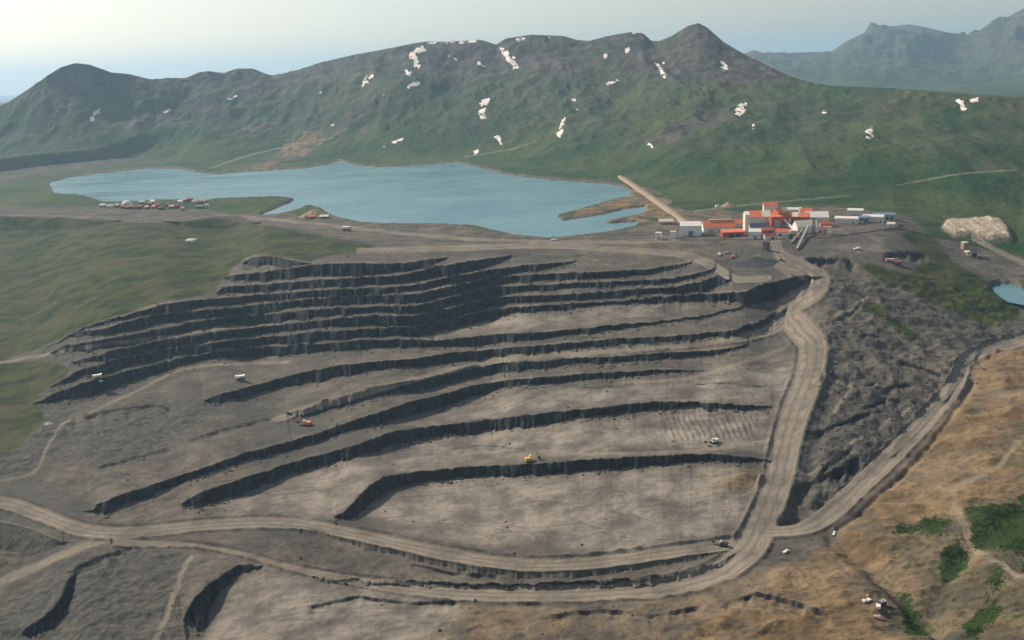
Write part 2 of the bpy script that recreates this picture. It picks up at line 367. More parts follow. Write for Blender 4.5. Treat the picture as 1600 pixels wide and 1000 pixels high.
PALE = [[(560,802),(600,775),(640,757),(850,744),(1130,724),(1192,760),(1130,840),(1000,863),(850,868),(700,843),(600,820)],[(640,692),(850,664),(1040,645),(1195,645),(1205,700),(1000,704),(700,724),(600,740)],
        [(600,682),(740,620),(900,606),(1080,600),(1060,622),(900,637),(700,665)],[(320,1000),(350,925),(400,893),(500,898),(640,925),(720,950),(720,1000),(700,1120),(300,1120)],
        [(660,524),(760,495),(900,488),(1080,476),(1100,482),(900,508),(740,522)],[(1060,590),(1230,555),(1240,590),(1230,640),(1080,630)],[(330,800),(520,720),(620,700),(540,800),(480,812),(400,808)],
        [(1250,400),(1330,385),(1380,370),(1390,385),(1330,400),(1260,415)]]
OLIVE = [[(1370,845),(1500,795),(1525,900),(1460,935),(1400,905)],[(1420,930),(1600,855),(1700,1000),(1480,1080),(1400,990)],[(1485,785),(1680,735),(1680,900),(1540,885)],[(1300,880),(1380,878),(1450,975),(1400,1015)],[(1530,690),(1600,670),(1660,700),(1560,715)]]
BUSH = [[(1392,915),(1418,928),(1458,985),(1432,992)],[(1505,802),(1560,795),(1620,765),(1640,880),(1540,860),(1520,840)],[(1388,842),(1400,828),(1470,812),(1492,822),(1480,836),(1420,838)],[(1462,893),(1482,860),(1500,848),(1516,868),(1508,890),(1470,918)],
        [(1500,1000),(1515,965),(1540,945),(1570,946),(1560,970),(1520,1010)],[(1538,918),(1560,900),(1578,905),(1560,932)],[(1400,945),(1440,960),(1450,1000),(1420,1000)],[(1600,880),(1580,895),(1640,900)]]
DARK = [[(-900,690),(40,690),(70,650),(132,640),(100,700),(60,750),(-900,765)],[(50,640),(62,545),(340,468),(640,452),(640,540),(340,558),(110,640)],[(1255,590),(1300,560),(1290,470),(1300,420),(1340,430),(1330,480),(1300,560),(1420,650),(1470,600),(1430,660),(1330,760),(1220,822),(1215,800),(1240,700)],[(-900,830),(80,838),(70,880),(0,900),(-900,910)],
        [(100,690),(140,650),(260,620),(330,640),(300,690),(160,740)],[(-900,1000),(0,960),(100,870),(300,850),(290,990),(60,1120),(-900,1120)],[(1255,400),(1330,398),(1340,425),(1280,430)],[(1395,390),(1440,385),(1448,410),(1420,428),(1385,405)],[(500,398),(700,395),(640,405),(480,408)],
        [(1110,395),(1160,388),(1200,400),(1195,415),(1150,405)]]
QUARRY = [[(1472,357),(1482,347),(1510,344),(1560,344),(1576,358),(1580,378),(1550,378),(1520,370),(1490,370)]]
SNOW = [
 [(562,132),(572,118),(586,114),(586,122),(566,138)],[(640,82),(662,70),(668,78),(650,86),(658,104),(652,108),(640,92)],[(632,136),(656,126),(660,131),(634,142)],[(634,110),(642,109),(644,122),(636,120)],
 [(664,66),(745,62),(742,67),(670,70)],[(780,72),(790,74),(800,88),(810,100),(808,114),(800,104),(786,84)],[(748,160),(766,153),(764,164),(750,168)],[(750,174),(762,168),(760,184),(750,186)],
 [(770,212),(776,210),(786,220),(784,226)],[(614,222),(630,214),(632,219),(618,226)],[(598,230),(606,227),(604,233)],[(700,86),(712,90),(708,98)],[(744,94),(752,96),(758,107),(750,104)],
 [(868,208),(878,186),(884,180),(880,196),(876,214),(870,215)],[(890,156),(898,152),(902,164),(896,164)],[(900,170),(906,172),(902,178)],[(940,86),(946,84),(950,90),(944,94)],[(945,130),(962,122),(966,127),(950,135)],
 [(1020,96),(1028,98),(1044,122),(1038,124)],[(1033,96),(1038,97),(1040,106)],[(1126,96),(1133,93),(1136,112),(1128,112)],[(1148,176),(1156,160),(1160,148),(1167,154),(1164,176),(1156,182)],[(1282,176),(1290,172),(1294,182),(1286,180)],
 [(1176,194),(1180,192),(1181,204),(1177,204)],[(1494,158),(1500,154),(1512,172),(1506,174)],[(1514,156),(1526,152),(1528,160),(1518,163)],[(976,76),(986,72),(984,82),(977,84)],[(978,54),(990,51),(1000,52),(984,57)],
 [(808,60),(820,58),(818,64),(808,67)],[(852,56),(866,54),(860,59)],[(138,184),(142,178),(160,169),(161,174),(147,181),(148,190),(143,192)],[(256,174),(270,170),(271,175),(258,178)],[(354,153),(372,149),(370,154),(356,156)],
 [(486,142),(490,137),(492,140)],[(498,146),(502,142),(502,152)],[(518,194),(526,187),(524,197),(518,200)],[(596,150),(604,144),(602,152)],[(376,202),(384,198),(383,204)],[(404,174),(409,172),(408,178)],
 [(1007,224),(1018,226),(1022,232),(1010,228)],[(736,238),(748,234),(748,240),(738,243)],[(1355,200),(1364,198),(1362,222),(1354,226)],
]
CRAG_SHADE = [[(665,72),(745,65),(775,75),(805,112),(760,130),(690,128),(655,108)],[(800,92),(850,70),(900,75),(925,110),(880,125),(820,118)],[(940,75),(1000,56),(1030,75),(1060,95),(1030,120),(960,108)],
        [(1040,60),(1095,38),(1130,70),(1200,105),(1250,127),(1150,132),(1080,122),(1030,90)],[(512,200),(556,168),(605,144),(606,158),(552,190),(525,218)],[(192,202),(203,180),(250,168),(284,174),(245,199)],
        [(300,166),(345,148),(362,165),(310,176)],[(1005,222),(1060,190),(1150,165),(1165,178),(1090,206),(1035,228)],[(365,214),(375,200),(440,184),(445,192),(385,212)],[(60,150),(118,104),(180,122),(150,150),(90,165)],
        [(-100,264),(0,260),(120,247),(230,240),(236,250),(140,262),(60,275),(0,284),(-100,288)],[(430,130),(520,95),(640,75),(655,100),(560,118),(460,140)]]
crag_shade_m = zone(CRAG_SHADE, 4)  # dark rock tone, painting shade on mountain faces and the far-left bank
DULL = [[(1240,870),(1120,915),(1000,940),(860,948),(740,945),(700,960),(640,1000),(560,1120),(1100,1120),(1240,960)]]
lake_m = np.maximum(zone([LAKE], 1.5), 0)
gr_m, tan_m, pale_m, bush_m, dark_m, quarry_m = zone(GRASS, 5), zone(TAN, 11), zone(PALE, 9), zone(BUSH, 8), zone(DARK, 9), zone(QUARRY, 2)
pond_m = zone([POND], 2); gr_m = np.maximum(gr_m, .46 * zone(OLIVE, 14), .44 * zone([[(1285,560),(1330,535),(1425,600),(1405,665),(1335,645)],[(1290,650),(1360,660),(1330,740),(1265,760)],[(545,860),(615,872),(600,900),(550,892)],[(440,870),(520,880),(500,900),(430,890)]], 10)); tan_m = np.maximum(tan_m, .48 * zone(DULL, 10))
road_d = np.full((RH, RW), 9., np.float32)
track_d = np.full((RH, RW), 9., np.float32)
for r in TRACKS: track_d = np.minimum(track_d, road_sd(r))
for r in ROADS: road_d = np.minimum(road_d, road_sd(r))
snow_id = np.zeros((RH, RW), np.int16); snow_m = np.zeros((RH, RW), np.float32)
for i, s in enumerate(SNOW):
    pm = poly_mask(s); snow_m = np.maximum(snow_m, pm)
    q = np.array(s, float); c = q.mean(0)
    snow_id[poly_mask((q - c) * 1.6 + c) > 0] = i + 1
    snow_id[pm > 0] = i + 1
snow_m = blur(snow_m, 0.9)

# ------------------------------------------------------------------ near rows
NN = 720
tn = [tT] + [o[0] for o in outA] + [tM] + [o[0] for o in outB] + [tB]
yn = [yT] + [o[1] for o in outA] + [yMf] + [o[1] for o in outB] + [yBf]
zn = [zT] + [o[2] for o in outA] + [zMf] + [o[2] for o in outB] + [zBf]
fid = []                                         # face id of every node interval
for i in range(len(tn) - 1): fid.append(0)
for j in range(len(FACES)): fid[1 + 2 * j] = j + 1
offB = 1 + 2 * len(FACES) + 1
for j in range(len(FACES_LOW)): fid[offB + 2 * j] = len(FACES) + j + 1
tn, yn, zn = np.array(tn), np.array(yn), np.array(zn)
KN = [9.] * len(tn)
for j in range(len(FACES)): KN[1 + 2 * j] = KN[2 + 2 * j] = FACES[j][0]
for j in range(len(FACES_LOW)): KN[offB + 2 * j] = KN[offB + 1 + 2 * j] = FACES_LOW[j][0]
for i in range(1, len(tn) - 1):                  # ragged crests and rubble at the toes
    if fid[i] or fid[i - 1]:
        toe = fid[i - 1] > 0
        hgt = (0.1 if KN[i] < .8 else 1) * np.clip((tn[i] - tn[i - 1] if toe else tn[i + 1] - tn[i]) / 0.006, 0, 1)
        q = noise(A * 420, i * 7.3, 11) * .0004 + noise(A * 1400, i * 3.1, 12) * .0003 + (noise(A * 150, i * 5.7, 13) * .0022 + noise(A * 620, i * 9.1, 14) * .0016 if toe else 0)
        tn[i] = tn[i] + q * hgt; yn[i] = (HC - zn[i]) / tn[i]
tn = np.maximum.accumulate(tn + np.arange(len(tn))[:, None] * 1e-9, axis=0)
nct = np.full(tn.shape, 9.)
for i in range(len(tn) - 2, -1, -1): nct[i] = np.where((fid[i] > 0) & (tn[i + 1] - tn[i] > .001), tn[i], nct[i + 1])
rr = np.linspace(0, 1, NN + 1)[1:]
Tn = tT[None] + (tB - tT)[None] * rr[:, None]
Yn = np.zeros_like(Tn); FID = np.zeros(Tn.shape, np.int16); CR = np.zeros(Tn.shape)
for c in range(nA):
    k = np.clip(np.searchsorted(tn[:, c], Tn[:, c]) - 1, 0, len(tn) - 2)
    ya, za, yb3, zb3 = yn[k, c], zn[k, c], yn[k + 1, c], zn[k + 1, c]
    dy = ya - yb3; sl_ = np.where(np.abs(dy) > 1e-6, (za - zb3) / np.where(np.abs(dy) > 1e-6, dy, 1), 0)
    Yn[:, c] = (HC - za + sl_ * ya) / (Tn[:, c] + sl_)
    FID[:, c] = np.array(fid)[k]
    CR[:, c] = np.where(np.array(fid)[k] == 0, 1 - sstep(.0004, .0026, nct[k + 1, c] - Tn[:, c]), 0)
Xn = Yn * A[None]; Zn = HC - Yn * Tn
# last rows: ground under the camera, outside the frame
tail_y = [0.75, 0.5, 0.25, 0.02, -0.6]
Yt = np.array([yBf * f for f in tail_y]); Xt = np.array([yBf * A * max(f, 0.35) for f in tail_y]); Zt = np.array([zBf - 6 * i for i in range(len(tail_y))])

X = np.concatenate([Xf, Xn, Xt]); Y = np.concatenate([Yf, Yn, Yt]); Z = np.concatenate([Zf, Zn, Zt])
NR = X.shape[0]
FIDa = np.concatenate([np.zeros(Xf.shape, np.int16), FID, np.zeros(Xt.shape, np.int16)])
isfar = np.zeros(NR, bool); isfar[:NFAR] = True
istail = np.zeros(NR, bool); istail[NFAR + NN:] = True
Ysafe = np.maximum(Y, 30)
PX, PY = project(X, Ysafe, Z)
# what the far ground shows of itself from the air
Tv = (HC - Z) / Ysafe
vis = np.ones(X.shape, bool)
cm = np.full(nA, 1e9)
for i in range(NFAR, -1, -1):
    vis[i] = Tv[i] <= cm + 0.0006; cm = np.minimum(cm, Tv[i])

w1 = fbm(X / 26, Y / 26, 3, 71); w2 = fbm(X / 26 + 50, Y / 26, 3, 72)
w3 = fbm(X / 19, Y / 34, 3, 74); w4 = fbm(X / 19 + 50, Y / 34, 3, 75)
pxs = np.clip(Y / 700, 0.3, 1.6)
wpx, wpy = PX + 5 * w1 / pxs, PY + 3.2 * w2 / pxs
S = lambda img, x=wpx, y=wpy: np.where(istail[:, None], 0, sample(img, x, y))
lk = S(lake_m, PX + 1.5 * w1, PY + 0.8 * w2); lk = np.where(isfar[:, None] & vis, lk, 0)
CRa = np.concatenate([np.zeros(Xf.shape), CR, np.zeros(Xt.shape)])
Grs, Tan, Pal, Bsh, Drk, Qry = S(gr_m), S(tan_m), S(pale_m), S(bush_m), S(dark_m), S(quarry_m)
Tan = np.where(isfar[:, None], Tan * np.clip(.8 + .8 * w3, 0, 1), Tan)
rd = np.where(istail[:, None], 9, sample(road_d, PX + .8 * w1, PY + .5 * w2))
Rd = 1 - sstep(0.8, 1.05, rd)
td = np.where(istail[:, None], 9, sample(track_d, PX + 1.6 * w1, PY + 1. * w2)); Td = (1 - sstep(0.5, 1.0, td)) * (0.55 + 0.35 * w1)
Sn = np.where(isfar[:, None] & vis, sample(snow_m, PX + 6 * w3, PY + 4 * w4), 0); Sn = sstep(0.46, 0.7, Sn)
SnI = np.where(Sn > 0.3, snow_id[np.clip(PY - RY, 0, RH - 1).astype(int), np.clip(PX - RX, 0, RW - 1).astype(int)], 0)
Sn = np.where(SnI > 0, Sn * sstep(-.38, -.02, fbm(X / 13, Y / 24, 2, 78)), 0)
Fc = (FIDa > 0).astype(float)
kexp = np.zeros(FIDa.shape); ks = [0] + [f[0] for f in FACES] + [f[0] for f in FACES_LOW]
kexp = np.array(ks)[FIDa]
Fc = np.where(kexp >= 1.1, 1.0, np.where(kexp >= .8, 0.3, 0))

# lake bed and shore
land = np.maximum(Z, 1.6)
lm = sstep(0.15, 0.85, lk)
Z = np.where((isfar & np.isin(np.arange(NR), np.where(isfar)[0]))[:, None] & (lk > 0.001), np.minimum(land, 3 + Z * 0.6 * (Z > 3)) * (1 - lm) - 4.0 * lm, Z)
# right bank of the valley: quarry scar
Z += 12 * Qry * (0.8 + 0.25 * fbm(X / 14, Y / 60, 3, 77))
# near relief
near = (~isfar & ~istail)[:, None].astype(float) * np.ones(nA)[None]
ramp = np.zeros(NR); ramp[NFAR:NFAR + NN] = np.clip(np.arange(NN) / 25, 0, 1); near = near * ramp[:, None]
spoil = sstep(1235, 1300, PX) * (1 - sstep(0, 30, np.interp(PX, [1200, 1270, 1330, 1440, 1500, 1600], [830, 815, 760, 655, 590, 520]) * -1 + PY)) * sstep(0, 40, PY - 415) * near
flat = (1 - Fc) * (1 - Rd) * near
gro = fbm(X / 34, Y / 34, 5, 81, 0.55)
rug = fbm(X / 9, Y / 9, 3, 85, 0.6)
Z += near * (1 - Fc) * (Grs * 1.8 * gro + Tan * 7.5 * fbm(X / 75 + Y / 95, Y / 48, 5, 86, 0.55, True))
Z += flat * (Grs * 0.6 * rug + Tan * (0.8 * fbm(X / 75 + Y / 95, Y / 48, 5, 86, 0.55, True) + .8 * rug) + (1 - Grs) * (1 - Tan) * (0.8 * gro + 0.45 * rug + 0.9 * np.clip(fbm(X / 55 + 4, Y / 16, 3, 87, .5, True) - .35, 0, 1)))
Z += flat * spoil * (5.6 * fbm(X / 36, Y / 30, 4, 91, 0.6, True) + 1.8 * fbm(X / 10, Y / 12, 2, 92))
Z += flat * sstep(820, 900, PY) * (1 - Pal) * 1.6 * fbm(X / 40, Y / 26, 4, 95, 0.6, True)
Z += flat * Drk * (1 - spoil) * (2.2 * fbm(X / 30, Y / 22, 4, 98, .6, True) + .8 * fbm(X / 9, Y / 9, 2, 99))
Z += flat * Bsh * (0.3 + 0.8 * fbm(X / 7, Y / 7, 3, 97))
# ripped ground on one bench floor
rip = sstep(1030, 1045, PX) * (1 - sstep(1170, 1185, PX)) * sstep(648, 654, PY) * (1 - sstep(682, 690, PY)) * near
Z += rip * 0.55 * np.sin(X * 2 * np.pi / 6.5 + 3 * gro) * (0.6 + 0.6 * noise(X / 9, Y / 12, 5))
# berms beside the roads
bw = np.exp(-((rd - 1.12) / 0.13) ** 2) * near * (1 - Fc)
Z += bw * 2.2 * (0.75 + 0.5 * noise(X / 8, Y / 8, 101)) * np.clip(1500 / np.maximum(Y, 1), .2, 1) * sstep(380, 460, PY)
Z -= Rd * near * (1 - Fc) * 0.5 * sstep(380, 460, PY)
# small cut banks on the spoil ground (pixel line of the brow, drop in metres, face width, run-out)
def cut(pts, h, w, run):
    global Z, Fc
    p = np.array(pts, float); a, t = at_pix(p[:, 0], p[:, 1])
    o = np.argsort(a); a, t = a[o], t[o]
    tl = np.interp(A, a, t) + .0005 * noise(A * 200, h, 7); c0 = np.clip(np.searchsorted(A, a[0]), 0, nA - 1); c1 = np.clip(np.searchsorted(A, a[-1]), 0, nA - 1)
    e = np.clip(np.minimum(A - a[0], a[-1] - A) / 0.006, 0, 1) * (0.75 + 0.35 * noise(A * 160, h * 3., 8))
    r = np.argmin(np.abs(Tv - tl[None, :]), axis=0); yl = Y[r, np.arange(nA)]
    d = yl[None, :] - Y
    k = near * e[None, :] * (1 - Rd)
    Z = Z - k * h * sstep(0, w, d) * (1 - sstep(w * 1.5, run, d))
    Fc = np.maximum(Fc, .85 * k * (d > 0) * (d < w * 1.25))
for pts, h, w, run in [
    ([(1258,403),(1275,402),(1300,402),(1325,404),(1342,412)], 10, 9, 60), ([(1380,396),(1395,394),(1420,392),(1440,394),(1452,400)], 9, 9, 60), ([(1343,525),(1355,522),(1370,524),(1380,528)], 4, 4, 30),
    ([(1293,525),(1305,525),(1322,531)], 4, 4, 30), ([(1276,580),(1290,580),(1310,582),(1332,592)], 8, 8, 40), ([(1372,616),(1385,608),(1400,602),(1416,600),(1428,603)], 5, 4, 30),
    ([(1332,596),(1345,600),(1360,600),(1372,596)], 3, 3, 20), ([(1250,674),(1270,672),(1310,662),(1345,650),(1364,646)], 5, 4, 30), ([(1278,738),(1300,718),(1318,705),(1332,702)], 4, 4, 24), ([(1300,505),(1330,488),(1350,468)], 4, 4, 30),
    ([(1235,760),(1250,752),(1280,742),(1310,728),(1346,710)], 9, 8, 40), ([(1400,560),(1440,572),(1475,590)], 4, 5, 40), ([(1345,640),(1380,622),(1410,628)], 4, 4, 26), ([(1290,450),(1330,452),(1375,470)], 3, 4, 40),
    ([(148,729),(180,722),(240,706),(270,700)], 2.5, 3, 30), ([(290,688),(340,672),(400,658),(452,645)], 2.5, 3, 30), ([(110,655),(170,640),(240,630),(270,640)], 4, 6, 60), ([(640,880),(700,892),(780,898)], 2, 3, 18),
    ([(480,945),(560,930),(640,940),(760,938),(850,945)], 2.5, 3, 26), ([(860,965),(940,952),(1020,960),(1100,950)], 3, 4, 26), ([(1130,945),(1180,930),(1240,940),(1300,965)], 3, 4, 30), ([(880,600),(930,604),(1000,598)], 2, 2.5, 20),
    ([(1010,470),(1060,452),(1110,462)], 2, 3, 25), ([(820,395),(870,402),(930,394),(985,402)], 3, 4, 30), ([(600,395),(650,392),(700,396)], 3, 4, 30), ([(1080,600),(1130,596),(1200,604)], 2, 3, 20), ([(700,700),(760,694),(830,702)], 1.5, 2.5, 16)]:
    cut(pts, h, w, run)
# gullies on the brown slope
def gully(pts, depth, w):
    global Z
    D = road_sd([(x, y, w) for x, y in pts])
    Z = Z - near * (1 - Rd) * depth * np.exp(-(np.where(istail[:, None], 9, sample(D, wpx, wpy)) / 1.0) ** 2)
gully([(1300,845),(1350,875),(1390,915),(1425,955),(1470,1000),(1500,1060)], 7, 26)
gully([(1460,945),(1500,880),(1540,840),(1600,800)], 5, 34)
gully([(1490,605),(1440,660),(1370,720),(1300,775),(1225,815)], 6, 24)
gully([(1520,600),(1460,690),(1380,770),(1310,825)], 4.0, 9)
gully([(1308,560),(1290,640),(1274,700),(1258,765),(1234,812)], 4.5, 26)
# flutes and rubble on bench faces
fl = np.where(Fc >= 1, 1.0, 0) * near
along_f = X + 0.35 * Y
Yd = fl * (3.6 * noise(along_f / 7, Z / 40, 111) + 1.8 * noise(along_f / 3.2, Z / 14, 112) + 1.2 * noise(along_f / 17, Z / 9, 113))
Y = Y + Yd
Z = Z + Sn * 0.8

pm = sstep(.1, .5, S(pond_m)) * (PX > 1500)
ZPOND = float(np.median(Z[pm > .9])); Z = Z * (1 - pm) + (ZPOND - .8) * pm
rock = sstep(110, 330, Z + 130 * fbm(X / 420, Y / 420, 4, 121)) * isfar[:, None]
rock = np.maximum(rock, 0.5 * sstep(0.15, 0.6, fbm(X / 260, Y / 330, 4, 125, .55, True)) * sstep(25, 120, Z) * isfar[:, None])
rock = np.maximum(rock * .8, np.where(isfar[:, None] & vis, sstep(.25, .75, sample(crag_shade_m, PX + 9 * w3, PY + 6 * w4)), 0))
far_g = isfar[:, None] * (1 - sstep(0.2, 0.7, Tan)) * np.ones(nA)[None]
shore = isfar[:, None] * vis * np.where((PY < 400), 1, 0) * sstep(0.02, 0.2, lk)
# bare ground on the plateau in front of the lake, left of the mill
bare_far = zone([[(-900,322),(150,322),(330,328),(400,333),(520,336),(540,346),(700,349),(800,366),(860,372),(940,363),(1000,354),(1030,345),(1080,330),(1170,330),(1300,322),(1420,338),(1450,362),(1420,400),(-900,400)]], 3)
far_g = far_g * (1 - S(bare_far))
far_g = np.clip(far_g * (1 - shore), 0, 1)
Grass = np.clip(np.maximum(Grs, far_g * (1 - 0.25 * Rd)), 0, 1)

# ------------------------------------------------------------------ ground material
def nd(nt, t, **k):
    n = nt.nodes.new(t)
    for a, v in k.items(): setattr(n, a, v)
    return n
class G:                                         # tiny node-graph helper
    def __init__(s, name):
        s.m = bpy.data.materials.new(name); s.m.use_nodes = True; s.t = s.m.node_tree; s.t.nodes.clear()
        s.out = s.t.nodes.new('ShaderNodeOutputMaterial'); s.b = s.t.nodes.new('ShaderNodeBsdfPrincipled')
        s.t.links.new(s.b.outputs[0], s.out.inputs[0]); s.geo = s.t.nodes.new('ShaderNodeNewGeometry')
    def link(s, a, b): s.t.links.new(a, b)
    def val(s, x, inp):
        if isinstance(x, (int, float)): inp.default_value = x
        elif isinstance(x, tuple): inp.default_value = (*x, 1) if len(x) == 3 else x
        else: s.link(x, inp)
    def noise(s, scale, detail=4, rough=.55, dist=0, vec=None, stretch=None):
        n = s.t.nodes.new('ShaderNodeTexNoise'); n.inputs['Scale'].default_value = scale; n.inputs['Detail'].default_value = detail
        n.inputs['Roughness'].default_value = rough; n.inputs['Distortion'].default_value = dist
        v = vec or s.geo.outputs['Position']
        if stretch:
            mp = s.t.nodes.new('ShaderNodeMapping'); mp.inputs['Scale'].default_value = stretch[:3]
            if len(stretch) > 3: mp.inputs['Rotation'].default_value = (0, 0, stretch[3])
            s.link(v, mp.inputs[0]); v = mp.outputs[0]
        s.link(v, n.inputs['Vector']); return n.outputs[0]
    def mix(s, f, a, b, mode='MIX'):
        n = s.t.nodes.new('ShaderNodeMix'); n.data_type = 'RGBA'; n.blend_type = mode
        s.val(f, n.inputs[0]); s.val(a, n.inputs[6]); s.val(b, n.inputs[7]); return n.outputs[2]
    def ramp(s, x, lo, hi, a=0., b=1.):
        n = s.t.nodes.new('ShaderNodeMapRange'); n.interpolation_type = 'SMOOTHSTEP'
        s.val(x, n.inputs[0]); n.inputs[1].default_value = lo; n.inputs[2].default_value = hi; n.inputs[3].default_value = a; n.inputs[4].default_value = b
        return n.outputs[0]
    def math(s, op, a, b=0.):
        n = s.t.nodes.new('ShaderNodeMath'); n.operation = op; s.val(a, n.inputs[0]); s.val(b, n.inputs[1]); return n.outputs[0]
    def attr(s, name):
        n = s.t.nodes.new('ShaderNodeAttribute'); n.attribute_name = name
        sep = s.t.nodes.new('ShaderNodeSeparateColor'); s.link(n.outputs['Color'], sep.inputs[0])
        return sep.outputs[0], sep.outputs[1], sep.outputs[2], n.outputs['Alpha']
    def done(s, col, rough=.9, bump=None, bs=.5, bd=1., spec=.2):
        s.val(col, s.b.inputs['Base Color']); s.val(rough, s.b.inputs['Roughness']); s.b.inputs['Specular IOR Level'].default_value = spec
        if bump is not None:
            n = s.t.nodes.new('ShaderNodeBump'); n.inputs['Strength'].default_value = bs; n.inputs['Distance'].default_value = bd
            s.link(bump, n.inputs['Height']); s.link(n.outputs[0], s.b.inputs['Normal'])
        return s.m

def ground_material():
    g = G('ground_rock_and_tundra')
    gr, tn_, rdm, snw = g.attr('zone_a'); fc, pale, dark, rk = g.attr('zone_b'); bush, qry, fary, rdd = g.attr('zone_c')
    n_big = g.noise(.006, 5, .6); n_mid = g.noise(.03, 6, .62); n_fine = g.noise(.16, 5, .65); n_tiny = g.noise(.7, 3, .6)
    n_str = g.noise(.02, 5, .6, .5, stretch=(.35, 1.6, 1, R(-12)))
    # bare grey-brown spoil
    dirt = g.mix(g.ramp(n_mid, .3, .7), (.062, .056, .048), (.150, .130, .105))
    dirt = g.mix(g.ramp(n_fine, .4, .75), dirt, g.mix(.45, dirt, (.23, .195, .155)))
    dirt = g.mix(g.ramp(n_big, .45, .62, 0, .6), dirt, (.062, .064, .060))
    dirt = g.mix(g.ramp(n_str, .52, .72, 0, .8), dirt, (.070, .064, .060))
    # pale bench floors
    pl = g.mix(g.ramp(n_mid, .32, .68), (.125, .110, .095), (.300, .262, .215))
    pl = g.mix(g.ramp(n_str, .5, .75, 0, .55), pl, (.125, .112, .10))
    col = g.mix(g.math('MULTIPLY', pale, g.ramp(n_fine, .25, .6, .55, 1.)), dirt, pl)
    for sc_, ro, seed_ in ((.007, -10, 0.), (.010, 14, 40.), (.006, 30, 90.)):
        nt_ = g.noise(sc_, 1.5, .5, .8, stretch=(.4, 1.5, 1, R(ro)))
        ln = g.ramp(g.math('ABSOLUTE', g.math('SUBTRACT', nt_, .5)), .004, .014, .30, 0)
        col = g.mix(g.math('MULTIPLY', ln, g.ramp(n_fine, .3, .6, .3, 1)), col, (.060, .056, .052))
    # ochre slope
    tcol = g.mix(g.ramp(n_mid, .3, .68), (.088, .062, .034), (.262, .178, .096))
    tcol = g.mix(g.ramp(n_big, .45, .65), tcol, g.mix(.5, tcol, (.23, .18, .13)))
    tcol = g.mix(g.ramp(n_str, .55, .7, 0, .75), tcol, (.125, .100, .060))
    tcol = g.mix(g.ramp(n_fine, .5, .72, 0, .6), tcol, (.075, .068, .034))
    tcol = g.mix(g.ramp(g.noise(.018, 6, .68, 1.2), .5, .66, 0, .75), tcol, (.105, .095, .072))
    col = g.mix(g.ramp(g.math('ADD', tn_, g.math('MULTIPLY', g.math('SUBTRACT', g.math('ADD', n_mid, n_fine), 1.), .8)), .15, .85), col, tcol)
    # darker spoil
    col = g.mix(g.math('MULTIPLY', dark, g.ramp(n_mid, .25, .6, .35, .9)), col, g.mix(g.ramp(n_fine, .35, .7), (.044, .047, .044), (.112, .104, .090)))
    # tundra grass
    gc = g.mix(g.ramp(n_mid, .35, .65), (.009, .025, .005), (.050, .065, .012))
    gc = g.mix(g.ramp(g.noise(.013, 6, .65), .42, .62), gc, g.mix(.65, gc, (.088, .074, .040)))
    gc = g.mix(g.ramp(n_str, .5, .66, 0, .7), gc, (.013, .020, .010))
    gc = g.mix(g.ramp(n_fine, .5, .75, 0, .6), gc, (.030, .045, .018))
    gf = g.mix(g.ramp(g.noise(.004, 6, .65), .38, .62), (.020, .054, .020), (.064, .088, .030))
    gf = g.mix(g.ramp(g.noise(.011, 6, .7), .50, .70, 0, .8), gf, (.078, .072, .048))
    gf = g.mix(g.ramp(g.noise(.03, 5, .7), .52, .75, 0, .6), gf, (.012, .028, .012))
    gc = g.mix(fary, gc, gf)
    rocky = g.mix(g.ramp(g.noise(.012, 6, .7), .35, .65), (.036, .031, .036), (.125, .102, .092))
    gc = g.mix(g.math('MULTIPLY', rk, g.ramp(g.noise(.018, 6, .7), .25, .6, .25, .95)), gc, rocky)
    gm = g.ramp(g.math('ADD', gr, g.math('MULTIPLY', g.math('SUBTRACT', n_fine, .5), .9)), .32, .68)
    col = g.mix(gm, col, gc)
    # bench rock, blackened and blued to paint the shade on the faces
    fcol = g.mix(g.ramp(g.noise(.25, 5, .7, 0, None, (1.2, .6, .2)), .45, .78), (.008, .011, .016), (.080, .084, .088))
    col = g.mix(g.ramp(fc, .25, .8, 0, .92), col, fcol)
    # roads
    rc = g.mix(g.ramp(n_mid, .3, .7), (.155, .134, .108), (.275, .235, .182))
    rc = g.mix(g.ramp(n_fine, .5, .75, 0, .35), rc, (.12, .108, .095))
    tr = g.math('SINE', g.math('ADD', g.math('MULTIPLY', rdd, 11.), g.math('MULTIPLY', n_mid, 9.)))
    rc = g.mix(g.ramp(tr, -.2, 1., 0, .5), rc, (.105, .096, .086))
    rc = g.mix(g.ramp(rdd, .72, .95, 0, .55), rc, (.30, .25, .185))
    col = g.mix(g.math('MULTIPLY', rdm, g.ramp(n_mid, .2, .5, .78, 1.)), col, rc)
    # bushes, quarry, snow
    col = g.mix(g.ramp(g.math('ADD', bush, g.math('MULTIPLY', g.math('SUBTRACT', g.math('ADD', g.math('MULTIPLY', n_mid, .6), g.math('MULTIPLY', n_fine, .6)), .6), 2.2)), .3, .62), col, g.mix(g.ramp(n_tiny, .35, .65), (.014, .030, .007), (.040, .060, .016)))
    col = g.mix(qry, col, g.mix(g.ramp(n_fine, .35, .65), (.28, .22, .15), (.56, .47, .36)))
    sn = g.ramp(g.math('ADD', snw, g.math('MULTIPLY', g.math('SUBTRACT', g.noise(.06, 4), .5), .5)), .4, .6)
    col = g.mix(sn, col, (.80, .71, .66))
    bump = g.math('ADD', g.math('MULTIPLY', n_fine, 1.2), g.math('MULTIPLY', n_tiny, .35))
    bump = g.math('ADD', bump, g.math('MULTIPLY', n_mid, 2.2))
    bump = g.math('ADD', bump, g.math('MULTIPLY', fary, g.math('MULTIPLY', g.noise(.022, 5, .65), 13.)))
    return g.done(col, .95, bump, .6, 1.6, .1)
GROUND = ground_material()

